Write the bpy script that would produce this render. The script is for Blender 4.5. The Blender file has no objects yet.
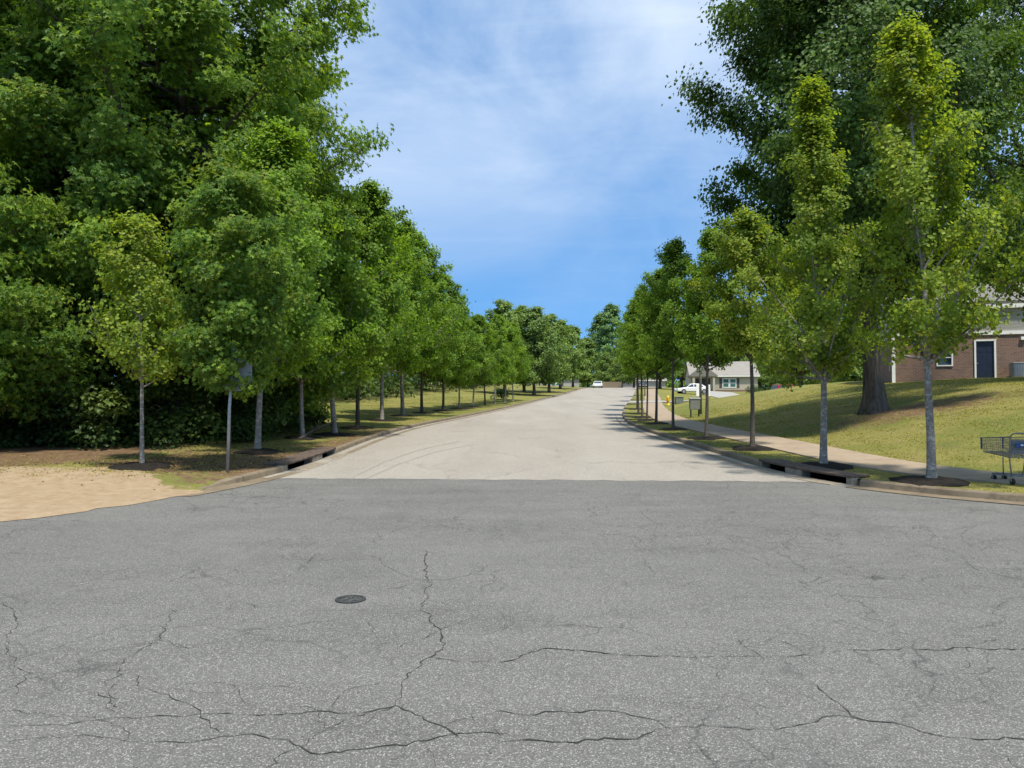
import bpy, math, random
import numpy as np
from mathutils import Vector

R = math.radians
scene = bpy.context.scene
COL = scene.collection
random.seed(4)

# ------------------------------------------------------------------ camera / ray helper
F, CX, HY, CAMZ = 760.0, 512.0, 405.0, 1.65
PITCH = math.atan((HY - 384.0) / F)

def at(px, py, d):
    """pixel + depth along the street -> world point"""
    v = (384.0 - py) / F
    fy = math.cos(PITCH) - v * math.sin(PITCH)
    fz = math.sin(PITCH) + v * math.cos(PITCH)
    return np.array([(px - CX) / F / fy * d, d, CAMZ + fz / fy * d])

def flat_point(px, py, z=0.0):
    p1 = at(px, py, 1.0)
    k = (z - CAMZ) / (p1[2] - CAMZ)
    return np.array([p1[0] * k, k, z])

# ------------------------------------------------------------------ small maths
def hermite(xs, ys):
    xs = np.array(xs, float); ys = np.array(ys, float)
    d = np.diff(ys) / np.diff(xs)
    m = np.zeros_like(ys)
    m[0], m[-1] = d[0], d[-1]
    for i in range(1, len(xs) - 1):
        m[i] = 0 if d[i-1] * d[i] <= 0 else 2 * d[i-1] * d[i] / (d[i-1] + d[i])
    def f(q):
        q = np.asarray(q, float)
        c = np.clip(q, xs[0], xs[-1])
        i = np.clip(np.searchsorted(xs, c) - 1, 0, len(xs) - 2)
        h = xs[i+1] - xs[i]; t = (c - xs[i]) / h
        return ((2*t**3-3*t**2+1)*ys[i] + (t**3-2*t**2+t)*h*m[i]
                + (-2*t**3+3*t**2)*ys[i+1] + (t**3-t**2)*h*m[i+1])
    return f

def sstep(a, b, x):
    t = np.clip((np.asarray(x, float) - a) / (b - a), 0, 1)
    return t * t * (3 - 2 * t)

road_z = hermite([-60, 0, 8, 13, 15, 22.6, 29.5, 42, 60, 78, 100, 129, 146, 170, 300, 700],
                 [-.1, 0, .02, .10, .15, .40, .57, .85, 1.46, 2.15, 3.08, 4.45, 4.90, 4.95, 4.9, 4.9])
xr = hermite([6.4, 6.8, 7.2, 8.8, 12.1, 13.5, 15.2, 17.3, 20, 24, 29, 36, 43, 56, 77, 129, 150, 190, 300],
             [80, 40, 20, 13, 8.35, 7.0, 6.12, 5.72, 5.55, 5.40, 5.35, 5.60, 6.30, 8.2, 12.0, 21.4, 26, 36, 64])
xl = hermite([2.6, 3.5, 5, 7, 9, 10.5, 12.2, 13.8, 15.6, 17.5, 20, 24, 29.5, 36, 42, 56, 78, 129, 150, 190, 300],
             [-80, -40, -20, -12, -8.6, -7.07, -6.15, -5.55, -5.1, -4.85, -4.75, -4.75, -4.6, -4.1, -3.3, -.9, 2.87, 11.9, 16, 25, 52])
def cosn(fn, y):
    e = .05
    s = (fn(np.asarray(y) + e) - fn(np.asarray(y) - e)) / (2 * e)
    return 1 / np.sqrt(1 + s * s)

bank = hermite([0, 3.2, 4.6, 7, 13, 19, 40, 130], [0, 0, .22, .76, 1.75, 2.1, 2.3, 2.3])
def wav(x, y):
    return .5*np.sin(x*1.7+y*.9)+.3*np.sin(x*.8-y*2.3+1)+.35*np.sin(x*3.1+y*2.7+2)
def off_right(t, y):
    q = sstep(50, 82, y)
    n = sstep(4, 12, y)
    return .115 + .02*np.clip(t, 0, 3.1) + bank(t)*(1-q)*n + q*(-.06*np.clip(t-3, 0, 14)) + .015*wav(t, y)*sstep(3.0, 4, t)
def off_left(t, y):
    h = .115 * sstep(13.2, 15.0, y)
    return h + .03*np.clip(t, 0, 4) + .05*np.clip(t-4, 0, 14)*sstep(16, 40, y) + .02*wav(t, y)*sstep(.3, 1.5, t)
def ground_z(x, y):
    x = np.asarray(x, float); y = np.asarray(y, float)
    a, b = xl(y), xr(y)
    tr = (x - b) * cosn(xr, y); tl = (a - x) * cosn(xl, y)
    z = road_z(y)
    return np.where(tr > 0, z + off_right(np.maximum(tr, 0), y), np.where(tl > 0, z + off_left(np.maximum(tl, 0), y), z))
def gz(x, y): return float(ground_z(x, y))

# ------------------------------------------------------------------ object helpers
def tag(o, label=None, cat=None, group=None, kind=None):
    if label: o['label'] = label
    if cat: o['category'] = cat
    if group: o['group'] = group
    if kind: o['kind'] = kind
    return o

def empty(name, loc, rz=0.0, scale=1.0):
    o = bpy.data.objects.new(name, None); COL.objects.link(o)
    o.location = loc; o.rotation_euler = (0, 0, rz); o.scale = (scale,)*3
    o.empty_display_size = .2
    return o

def link(name, me, parent=None):
    o = bpy.data.objects.new(name, me); COL.objects.link(o)
    if parent is not None: o.parent = parent
    return o

def copy_tree(o, parent=None):
    c = o.copy(); COL.objects.link(c)
    if parent is not None: c.parent = parent
    for ch in o.children: copy_tree(ch, c)
    return c

def np_mesh(name, V, faces, mats, attrs=None, smooth=False, mat_idx=None):
    """faces: list of (M,k) int arrays"""
    me = bpy.data.meshes.new(name)
    V = np.asarray(V, np.float32)
    me.vertices.add(len(V)); me.vertices.foreach_set('co', V.ravel())
    loops = np.concatenate([f.ravel() for f in faces]).astype(np.int32)
    sizes = np.concatenate([np.full(len(f), f.shape[1], np.int32) for f in faces])
    starts = np.concatenate([[0], np.cumsum(sizes)[:-1]]).astype(np.int32)
    me.loops.add(len(loops)); me.loops.foreach_set('vertex_index', loops)
    me.polygons.add(len(sizes)); me.polygons.foreach_set('loop_start', starts)
    try: me.polygons.foreach_set('loop_total', sizes)
    except Exception: pass
    if not isinstance(mats, (list, tuple)): mats = [mats]
    for m in mats: me.materials.append(m)
    if mat_idx is not None: me.polygons.foreach_set('material_index', np.asarray(mat_idx, np.int32))
    me.polygons.foreach_set('use_smooth', np.full(len(sizes), bool(smooth)))
    for k, a in (attrs or {}).items():
        at_ = me.attributes.new(k, 'FLOAT', 'POINT'); at_.data.foreach_set('value', np.asarray(a, np.float32))
    me.update(calc_edges=True); me.validate()
    return me

class MB:
    def __init__(s): s.v = []; s.f = []
    def add(s, vs, fs):
        b = len(s.v); s.v += [tuple(map(float, p)) for p in vs]; s.f += [tuple(i + b for i in f) for f in fs]
    def box(s, c, d, rz=0.0, taper=1.0):
        hx, hy, hz = d[0]/2, d[1]/2, d[2]/2
        cs, sn = math.cos(rz), math.sin(rz); vs = []
        for z, k in ((-hz, 1), (hz, taper)):
            for x, y in ((-hx, -hy), (hx, -hy), (hx, hy), (-hx, hy)):
                x2, y2 = x*k, y*k
                vs.append((c[0]+x2*cs-y2*sn, c[1]+x2*sn+y2*cs, c[2]+z))
        s.add(vs, [(3,2,1,0),(4,5,6,7),(0,1,5,4),(1,2,6,5),(2,3,7,6),(3,0,4,7)])
    def tube(s, pts, rad, n=8, cap=True):
        pts = [Vector(p) for p in pts]
        if not hasattr(rad, '__len__'): rad = [rad]*len(pts)
        rings = []; ref = Vector((.31, .22, .92))
        for i, p in enumerate(pts):
            t = (pts[min(i+1, len(pts)-1)] - pts[max(i-1, 0)])
            if t.length < 1e-9: t = Vector((0, 0, 1))
            t.normalize()
            if i == 0:
                a = t.cross(ref)
                if a.length < .05: a = t.cross(Vector((1, 0, 0)))
            else:
                a = a - t * a.dot(t)
            a.normalize(); b = t.cross(a)
            rings.append([p + (a*math.cos(2*math.pi*k/n) + b*math.sin(2*math.pi*k/n))*rad[i] for k in range(n)])
        vs = [q for r in rings for q in r]; fs = []
        for i in range(len(pts)-1):
            for k in range(n):
                k2 = (k+1) % n
                fs.append((i*n+k, i*n+k2, (i+1)*n+k2, (i+1)*n+k))
        if cap:
            fs.append(tuple(range(n-1, -1, -1))); fs.append(tuple((len(pts)-1)*n+k for k in range(n)))
        s.add(vs, fs)
    def lathe(s, prof, n=16, c=(0, 0, 0)):
        vs = []; fs = []
        for r, z in prof:
            for k in range(n):
                a = 2*math.pi*k/n; vs.append((c[0]+r*math.cos(a), c[1]+r*math.sin(a), c[2]+z))
        for i in range(len(prof)-1):
            for k in range(n):
                k2 = (k+1) % n; fs.append((i*n+k, i*n+k2, (i+1)*n+k2, (i+1)*n+k))
        fs.append(tuple(range(n-1, -1, -1))); fs.append(tuple((len(prof)-1)*n+k for k in range(n)))
        s.add(vs, fs)
    def prism(s, poly, h0, h1, fn):
        """poly of 2-D points, extruded between h0 and h1; fn maps (a,b,h) -> xyz"""
        n = len(poly)
        vs = [fn(a, b, h0) for a, b in poly] + [fn(a, b, h1) for a, b in poly]
        fs = [tuple(range(n-1, -1, -1)), tuple(range(n, 2*n))]
        for i in range(n): j = (i+1) % n; fs.append((i, j, n+j, n+i))
        s.add(vs, fs)
    def mesh(s, name, mat, smooth=False):
        me = bpy.data.meshes.new(name); me.from_pydata(s.v, [], s.f); me.materials.append(mat)
        if smooth: me.polygons.foreach_set('use_smooth', [True]*len(me.polygons))
        me.update(); return me
    def build(s, name, mat, parent=None, smooth=False, bevel=0.0):
        o = link(name, s.mesh(name, mat, smooth), parent)
        if bevel:
            m = o.modifiers.new('bevel', 'BEVEL'); m.width = bevel; m.segments = 2; m.limit_method = 'ANGLE'
        return o

# ------------------------------------------------------------------ materials
class NT:
    def __init__(s, name):
        s.m = bpy.data.materials.new(name); s.m.use_nodes = True
        s.t = s.m.node_tree; s.n = s.t.nodes; s.l = s.t.links
        s.bsdf = s.n['Principled BSDF']; s.out = s.n['Material Output']
    def node(s, typ, **kw):
        nd = s.n.new(typ)
        for k, v in kw.items():
            if k.startswith('i_'):
                key = k[2:]; key = int(key) if key.isdigit() else key.replace('_', ' ')
                s.set(nd.inputs[key], v)
            else: setattr(nd, k, v)
        return nd
    def set(s, inp, v):
        if hasattr(v, 'is_output') or hasattr(v, 'links'): s.l.new(v, inp)
        else: inp.default_value = v
    def coord(s): return s.node('ShaderNodeTexCoord').outputs['Object']
    def geo(s): return s.node('ShaderNodeNewGeometry').outputs['Position']
    def noise(s, vec, scale, detail=3.0, rough=.55, dist=0.0):
        return s.node('ShaderNodeTexNoise', i_Vector=vec, i_Scale=scale, i_Detail=detail, i_Roughness=rough, i_Distortion=dist).outputs['Fac']
    def mapping(s, vec, scale=(1, 1, 1), rot=(0, 0, 0), loc=(0, 0, 0)):
        return s.node('ShaderNodeMapping', i_Vector=vec, i_Scale=scale, i_Rotation=rot, i_Location=loc).outputs[0]
    def ramp(s, fac, stops):
        nd = s.node('ShaderNodeValToRGB', i_Fac=fac); e = nd.color_ramp.elements
        while len(e) < len(stops): e.new(.5)
        for el, (p, c) in zip(e, stops):
            el.position = p; el.color = (*c, 1) if len(c) == 3 else c
        return nd.outputs['Color']
    def val(s, fac, a, b, c=0.0, d=1.0):
        return s.node('ShaderNodeMapRange', i_Value=fac, i_From_Min=a, i_From_Max=b, i_To_Min=c, i_To_Max=d).outputs[0]
    def mix(s, f, a, b, mode='MIX'):
        nd = s.node('ShaderNodeMix', data_type='RGBA', blend_type=mode)
        for i, v in ((0, f), (6, a), (7, b)):
            if isinstance(v, tuple) and len(v) == 3: v = (*v, 1)
            s.set(nd.inputs[i], v)
        return nd.outputs[2]
    def math(s, op, a, b=0.0, clamp=False):
        nd = s.node('ShaderNodeMath', operation=op, use_clamp=clamp); s.set(nd.inputs[0], a); s.set(nd.inputs[1], b)
        return nd.outputs[0]
    def attr(s, name): return s.node('ShaderNodeAttribute', attribute_name=name).outputs['Fac']
    def bump(s, h, strength=.5, dist=.02):
        s.l.new(s.node('ShaderNodeBump', i_Height=h, i_Strength=strength, i_Distance=dist).outputs[0], s.bsdf.inputs['Normal'])
    def fin(s, col, rough=.8, spec=.3, metal=0.0):
        s.set(s.bsdf.inputs['Base Color'], (*col, 1) if isinstance(col, tuple) and len(col) == 3 else col)
        s.set(s.bsdf.inputs['Roughness'], rough); s.set(s.bsdf.inputs['Specular IOR Level'], spec)
        s.set(s.bsdf.inputs['Metallic'], metal)
        return s.m

def simple(name, col, rough=.7, spec=.3, metal=0.0, var=.18, scale=6.0):
    n = NT(name); c = n.noise(n.coord(), scale, 4)
    a = tuple(max(0, x*(1-var)) for x in col); b = tuple(min(1, x*(1+var)) for x in col)
    return n.fin(n.ramp(c, [(.3, a), (.7, b)]), rough, spec, metal)

def m_asphalt():
    n = NT('grey_asphalt'); p = n.geo()
    big = n.noise(p, .22, 4, .6); mid = n.noise(n.mapping(p, (.5, 1.6, 1)), .9, 4, .6)
    col = n.ramp(big, [(.3, (.098, .096, .089)), (.7, (.150, .147, .137))])
    col = n.mix(.55, col, n.ramp(mid, [(.3, (.107, .103, .095)), (.7, (.167, .161, .149))]))
    # aggregate: pale stones and dark pits
    v = n.node('ShaderNodeTexVoronoi', i_Vector=p, i_Scale=165.0)
    rnd = n.node('ShaderNodeSeparateColor', i_Color=v.outputs['Color']).outputs[0]
    col = n.mix(n.val(rnd, .80, .97, 0, .70), col, (.42, .41, .39))
    col = n.mix(n.val(rnd, .22, .02, 0, .6), col, (.035, .036, .037))
    v2 = n.noise(p, 75, 3, .75)
    col = n.mix(n.val(v2, .56, .75, 0, .35), col, (.30, .30, .285))
    col = n.mix(n.val(v2, .46, .30, 0, .6), col, (.045, .046, .048))
    # hairline cracks in patches
    w = n.node('ShaderNodeTexNoise', i_Vector=p, i_Scale=1.6, i_Detail=5.0)
    pw = n.node('ShaderNodeVectorMath', operation='MULTIPLY_ADD')
    n.set(pw.inputs[0], w.outputs['Color']); pw.inputs[1].default_value = (.9, .9, 0); n.set(pw.inputs[2], p)
    e = n.node('ShaderNodeTexVoronoi', feature='DISTANCE_TO_EDGE', i_Vector=pw.outputs[0], i_Scale=.62).outputs['Distance']
    e2 = n.node('ShaderNodeTexVoronoi', feature='DISTANCE_TO_EDGE', i_Vector=pw.outputs[0], i_Scale=2.3).outputs['Distance']
    patch = n.val(n.noise(n.mapping(p, loc=(3, 7, 0)), .33, 2), .50, .62)
    l1 = n.math('MULTIPLY', n.val(e, .000, .008, 1, 0), n.val(n.noise(p, .5, 2), .42, .6))
    l2 = n.math('MULTIPLY', n.val(e2, .000, .022, 1, 0), patch)
    col = n.mix(n.math('MULTIPLY', n.math('MAXIMUM', l1, l2), .60), col, (.035, .035, .036))
    # oil-dark wandering stains
    st = n.val(n.noise(n.mapping(p, (1.2, .6, 1), loc=(9, 2, 0)), .8, 6, .7), .54, .72, 0, .32)
    col = n.mix(st, col, (.07, .07, .07))
    n.bump(n.math('ADD', n.math('MULTIPLY', rnd, .5), v2), .45, .006)
    return n.fin(col, .9, .22)

def m_road():
    n = NT('bleached_road'); p = n.geo()
    big = n.noise(n.mapping(p, (1, .25, 1)), .5, 4, .6)
    col = n.ramp(big, [(.3, (.265, .238, .204)), (.72, (.330, .302, .264))])
    v = n.node('ShaderNodeTexVoronoi', i_Vector=p, i_Scale=60.0)
    rnd = n.node('ShaderNodeSeparateColor', i_Color=v.outputs['Color']).outputs[0]
    col = n.mix(n.val(rnd, .75, .95, 0, .45), col, (.44, .42, .385))
    col = n.mix(n.val(rnd, .25, .03, 0, .4), col, (.11, .10, .09))
    sp = n.noise(p, 14, 4, .7)
    col = n.mix(n.val(sp, .45, .28, 0, .35), col, (.15, .14, .12))
    w = n.node('ShaderNodeTexNoise', i_Vector=p, i_Scale=.7, i_Detail=4.0)
    pw = n.node('ShaderNodeVectorMath', operation='MULTIPLY_ADD')
    n.set(pw.inputs[0], w.outputs['Color']); pw.inputs[1].default_value = (1.5, 2.5, 0); n.set(pw.inputs[2], p)
    e = n.node('ShaderNodeTexVoronoi', feature='DISTANCE_TO_EDGE', i_Vector=n.mapping(pw.outputs[0], (1, .45, 1)), i_Scale=.42).outputs['Distance']
    cr = n.math('MULTIPLY', n.val(e, 0, .012, 1, 0), n.val(n.noise(p, .3, 2), .40, .58))
    col = n.mix(n.math('MULTIPLY', cr, .32), col, (.10, .09, .078))
    n.bump(n.math('ADD', rnd, sp), .35, .006)
    return n.fin(col, .92, .2)

def m_concrete(name, a, b, stain=(.12, .10, .08), joint=3.0):
    n = NT(name); p = n.geo()
    col = n.ramp(n.noise(p, 1.7, 6, .65), [(.3, a), (.7, b)])
    col = n.mix(n.val(n.noise(p, 5.0, 5, .7), .52, .72, 0, .55), col, stain)
    col = n.mix(n.val(n.noise(p, 60, 2, .6), .5, .75, 0, .3), col, tuple(min(1, x*1.4) for x in b))
    s = n.attr('run')
    fr = n.math('ABSOLUTE', n.math('SUBTRACT', n.math('FRACT', n.math('DIVIDE', s, joint)), .5))
    col = n.mix(n.val(fr, .5-.012/joint*1.6, .5-.004/joint, 0, .8), col, (.04, .035, .03))
    n.bump(n.noise(p, 25, 5, .7), .4, .01)
    return n.fin(col, .9, .2)

def m_ground():
    n = NT('lawn_ground'); p = n.geo()
    bare = n.attr('bare'); sand = n.attr('sand')
    fine = n.noise(p, 26, 4, .75); mid = n.noise(p, 2.1, 5, .65); big = n.noise(p, .35, 3, .6)
    g = n.ramp(fine, [(.28, (.075, .090, .018)), (.5, (.190, .180, .046)), (.72, (.300, .262, .095))])
    g = n.mix(n.val(mid, .42, .66, 0, .75), g, (.235, .20, .080))
    g = n.mix(n.val(n.noise(p, .9, 6, .7), .56, .70, 0, .6), g, (.17, .125, .070))
    g = n.mix(n.val(big, .55, .40, 0, .5), g, (.075, .118, .020))
    dirt = n.ramp(n.noise(p, 9, 6, .75), [(.25, (.060, .038, .022)), (.5, (.150, .096, .056)), (.75, (.27, .185, .11))])
    dirt = n.mix(n.val(n.noise(p, 30, 3, .7), .58, .68, 0, .7), dirt, (.055, .034, .022))
    edge = n.math('ADD', bare, n.val(n.noise(p, 3.3, 6, .7), .25, .75, -.45, .45))
    c = n.mix(n.val(edge, .42, .62), g, dirt)
    sd = n.ramp(n.noise(p, 5, 7, .7), [(.25, (.255, .172, .104)), (.5, (.335, .248, .158)), (.75, (.39, .308, .212))])
    sd = n.mix(n.val(n.noise(p, 22, 3, .7), .60, .70, 0, .5), sd, (.16, .085, .045))
    e2 = n.math('ADD', sand, n.val(n.noise(p, 1.7, 7, .7), .25, .75, -.4, .4))
    c = n.mix(n.val(e2, .44, .60), c, sd)
    n.bump(n.math('ADD', fine, n.math('MULTIPLY', mid, .6)), .6, .04)
    return n.fin(c, .95, .1)

def m_leaf(name, dark, mid, light, young=(.215, .235, .028), trans=.48, rough=.5, spec=.25):
    n = NT(name)
    tone = n.attr('tone'); yg = n.attr('young')
    rnd = n.node('ShaderNodeObjectInfo').outputs['Random']
    t2 = n.math('ADD', tone, n.val(rnd, 0, 1, -.10, .10))
    c = n.ramp(t2, [(.12, dark), (.5, mid), (.9, light)])
    c = n.mix(yg, c, young)
    n.fin(c, rough, spec)
    tr = n.node('ShaderNodeBsdfTranslucent'); n.set(tr.inputs[0], n.mix(.75, c, n.mix(1.0, c, (2.0, 1.9, .6), 'MULTIPLY')))
    mx = n.node('ShaderNodeMixShader'); mx.inputs[0].default_value = trans
    n.l.new(n.bsdf.outputs[0], mx.inputs[1]); n.l.new(tr.outputs[0], mx.inputs[2]); n.l.new(mx.outputs[0], n.out.inputs[0])
    return n.m

def m_bark(name, a, b, c=None, zs=.25, sc=14):
    n = NT(name); p = n.coord()
    ridg = n.noise(n.mapping(p, (1, 1, zs)), sc, 6, .7, .4)
    col = n.ramp(ridg, [(.3, a), (.68, b)])
    if c: col = n.mix(n.val(n.noise(n.mapping(p, (1, 1, 2.2)), 9, 3, .6), .52, .60, 0, .8), col, c)
    n.bump(ridg, .9, .03)
    return n.fin(col, .92, .15)

def m_brick():
    n = NT('brown_brick'); p = n.coord()
    sx = n.node('ShaderNodeSeparateXYZ', i_0=p)
    cb = n.node('ShaderNodeCombineXYZ', i_0=n.math('ADD', sx.outputs[0], sx.outputs[1]), i_1=sx.outputs[2])
    br = n.node('ShaderNodeTexBrick', i_Vector=cb.outputs[0], i_Color1=(.215, .125, .092, 1), i_Color2=(.115, .070, .056, 1), i_Mortar=(.25, .215, .185, 1), i_Scale=1.0, i_Mortar_Size=.008)
    br.inputs['Brick Width'].default_value = .22; br.inputs['Row Height'].default_value = .078
    c = n.mix(n.val(n.noise(p, 3, 4), .35, .7, 0, .5), br.outputs['Color'], (.22, .135, .10))
    n.bump(br.outputs['Fac'], -.4, .01)
    return n.fin(c, .9, .2)

def m_courses(name, a, b, h=.2):
    n = NT(name); p = n.coord(); z = n.node('ShaderNodeSeparateXYZ', i_0=p).outputs[2]
    f = n.math('FRACT', n.math('DIVIDE', z, h))
    c = n.ramp(n.noise(n.mapping(p, (.4, .4, 6)), 3, 3), [(.3, a), (.7, b)])
    n.bump(f, .9, .03)
    return n.fin(c, .8, .25)

M = dict(
    asphalt=m_asphalt(), road=m_road(), ground=m_ground(),
    crack=simple('crack_filler', (.042, .042, .041), .95, .1),
    kerb=m_concrete('kerb_concrete', (.135, .105, .070), (.235, .190, .132), (.065, .050, .034), 3.0),
    walk=m_concrete('walk_concrete', (.27, .21, .15), (.35, .28, .205), (.17, .125, .085), 1.5),
    drive=m_concrete('drive_concrete', (.27, .26, .24), (.35, .335, .31), (.20, .19, .17), 4.0),
    drain=simple('drain_concrete', (.105, .078, .062), .9, .2, var=.4, scale=9),
    drain_pale=simple('drain_pier_concrete', (.24, .205, .16), .9, .2, var=.3, scale=7),
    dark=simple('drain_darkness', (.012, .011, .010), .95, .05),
    iron=simple('cast_iron', (.05, .05, .05), .6, .4, .3, .5, 60),
    scuff=simple('tyre_scuff', (.25, .228, .198), .9, .15, 0, .25, 12),
    mulch=simple('mulch', (.021, .018, .016), .95, .1, var=.6, scale=28),
    litter=simple('leaf_litter', (.12, .075, .045), .95, .1, var=.5, scale=30),
    blade=m_leaf('grass_blade', (0.111, 0.125, 0.025), (0.223, 0.222, 0.044), (0.373, 0.310, 0.085), trans=.25, spec=.15),
    maple=m_leaf('maple_leaf', (0.096, 0.160, 0.022), (0.179, 0.261, 0.031), (0.286, 0.359, 0.044)),
    maple2=m_leaf('street_tree_leaf', (0.079, 0.157, 0.021), (0.145, 0.258, 0.029), (0.235, 0.363, 0.040), young=(.13, .17, .02)),
    gum=m_leaf('sweetgum_leaf', (0.072, 0.148, 0.025), (0.137, 0.234, 0.034), (0.241, 0.355, 0.043), young=(.20, .21, .025), spec=.3, rough=.45),
    oak=m_leaf('big_tree_leaf', (0.043, 0.090, 0.018), (0.079, 0.142, 0.025), (0.132, 0.215, 0.038), young=(.08, .12, .03), trans=.36, spec=.22, rough=.5),
    far=m_leaf('far_leaf', (0.083, 0.145, 0.032), (0.143, 0.225, 0.049), (0.224, 0.312, 0.071), young=(.12, .16, .04), trans=.3),
    pine=m_leaf('pine_leaf', (0.080, 0.165, 0.052), (0.141, 0.240, 0.074), (0.202, 0.320, 0.094), trans=.2),
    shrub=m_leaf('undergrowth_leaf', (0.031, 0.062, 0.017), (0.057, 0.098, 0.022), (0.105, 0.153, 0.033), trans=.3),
    tan=m_leaf('tan_hedge_leaf', (.13, .11, .06), (.20, .17, .10), (.28, .24, .15), trans=.2),
    bark_young=m_bark('young_maple_bark', (.13, .115, .098), (.30, .275, .245), (.40, .385, .355), .5, 22),
    bark_dark=m_bark('street_tree_bark', (.050, .042, .034), (.135, .118, .098), None, .4, 20),
    bark_old=m_bark('old_bark', (.030, .025, .021), (.14, .120, .098), None, .15, 9),
    brick=m_brick(), siding=m_courses('siding', (.36, .345, .315), (.45, .43, .40), .19),
    roof=m_courses('grey_roof', (.15, .145, .135), (.20, .19, .175), .22),
    roof_far=m_courses('far_roof', (.22, .20, .18), (.30, .28, .25), .13),
    beige=m_courses('beige_siding', (.46, .42, .35), (.55, .50, .42), .18),
    white=simple('white_paint', (.76, .75, .72), .5, .4, var=.06),
    navy=simple('navy_door_paint', (.012, .016, .035), .4, .5),
    glass=simple('dark_glass', (.035, .05, .06), .08, .8, var=.3, scale=1),
    teal=simple('window_glass_green', (.06, .14, .13), .15, .7, var=.3, scale=1),
    shutter=simple('shutter_grey', (.07, .065, .065), .6, .3),
    steel=simple('galvanised_steel', (.33, .34, .36), .5, .5, .55, .2, 25),
    signback=simple('sign_back', (.24, .25, .26), .45, .5, .35, .12, 8),
    chrome=simple('cart_wire', (.19, .195, .195), .45, .5, .4, .3, 30),
    bluep=simple('blue_plastic', (.012, .055, .19), .4, .5),
    rubber=simple('rubber', (.02, .02, .02), .8, .2),
    carwhite=simple('white_car_paint', (.72, .72, .72), .25, .6, var=.03),
    carred=simple('red_car_paint', (.26, .012, .016), .25, .6, var=.1),
    yellow=simple('hydrant_yellow', (.70, .42, .02), .5, .4),
    acgrey=simple('ac_grey', (.20, .22, .24), .5, .4, .3),
    boxgreen=simple('utility_box_paint', (.13, .155, .135), .6, .3),
    boardgrey=simple('weathered_board', (.17, .18, .16), .7, .3),
    wood=simple('fence_wood', (.25, .20, .14), .85, .2, var=.3),
    lamp=simple('lamp_globe', (.8, .8, .78), .3, .5, var=.03),
)

# ------------------------------------------------------------------ road, kerbs, ground
BL, BR_ = (-5.1, 15.45), (6.3, 14.85)            # seam between grey asphalt and bleached street
def seam_y(x): return BL[1] + (x-BL[0])*(BR_[1]-BL[1])/(BR_[0]-BL[0]) + .03*np.sin(x*2.1) + .035*np.sin(x*7.3+1) + .025*np.sin(x*17.9+np.sin(x*5)*2)

def grid_mesh(name, X, Y, Z, mat, attrs=None, smooth=True):
    r, c = X.shape
    V = np.stack([X, Y, Z], -1).reshape(-1, 3)
    i = np.arange(r*c).reshape(r, c)
    f = np.stack([i[:-1, :-1], i[:-1, 1:], i[1:, 1:], i[1:, :-1]], -1).reshape(-1, 4)
    return np_mesh(name, V, [f], mat, attrs, smooth)

# base sheet out to the horizon
ys = np.concatenate([np.linspace(-500, -40, 8), np.linspace(-30, 200, 116), np.linspace(230, 1500, 10)])
xs = np.concatenate([np.linspace(-1500, -120, 6), np.linspace(-100, 100, 21), np.linspace(120, 1500, 6)])
X, Y = np.meshgrid(xs, ys)
Z = road_z(Y) - .5
tag(link('ground', grid_mesh('ground', X, Y, Z, M['ground'], {'bare': np.zeros(X.size), 'sand': np.zeros(X.size)})), kind='structure')

# grey asphalt of the junction
v = np.concatenate([np.linspace(-30, 2, 9), np.linspace(3, 15.2, 62)])
u = np.linspace(0, 1, 41)
U, Vv = np.meshgrid(u, v)
left = np.where(Vv > 3.5, xl(Vv), -80); right = np.where(Vv > 6.8, xr(Vv), 80)
left = np.clip(left, -60, 0) - .1; right = np.clip(right, 0, 60) + .1
X = left + U*(right-left); Y = Vv.copy()
last = v > 15.1
Y[last] = seam_y(X[last])+.18
k = sstep(12, 15.2, Vv); Y = np.where(Vv > 12, Y*1 + 0*k, Y)
sc_ = (Vv-12)/3.2
Y = np.where((Vv > 12) & (Vv < 15.1), 12 + sc_*(seam_y(X)+.18-12), Y)
Z = road_z(Y) + .004
asp = grid_mesh('junction_road', X, Y, Z, M['asphalt'])
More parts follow.
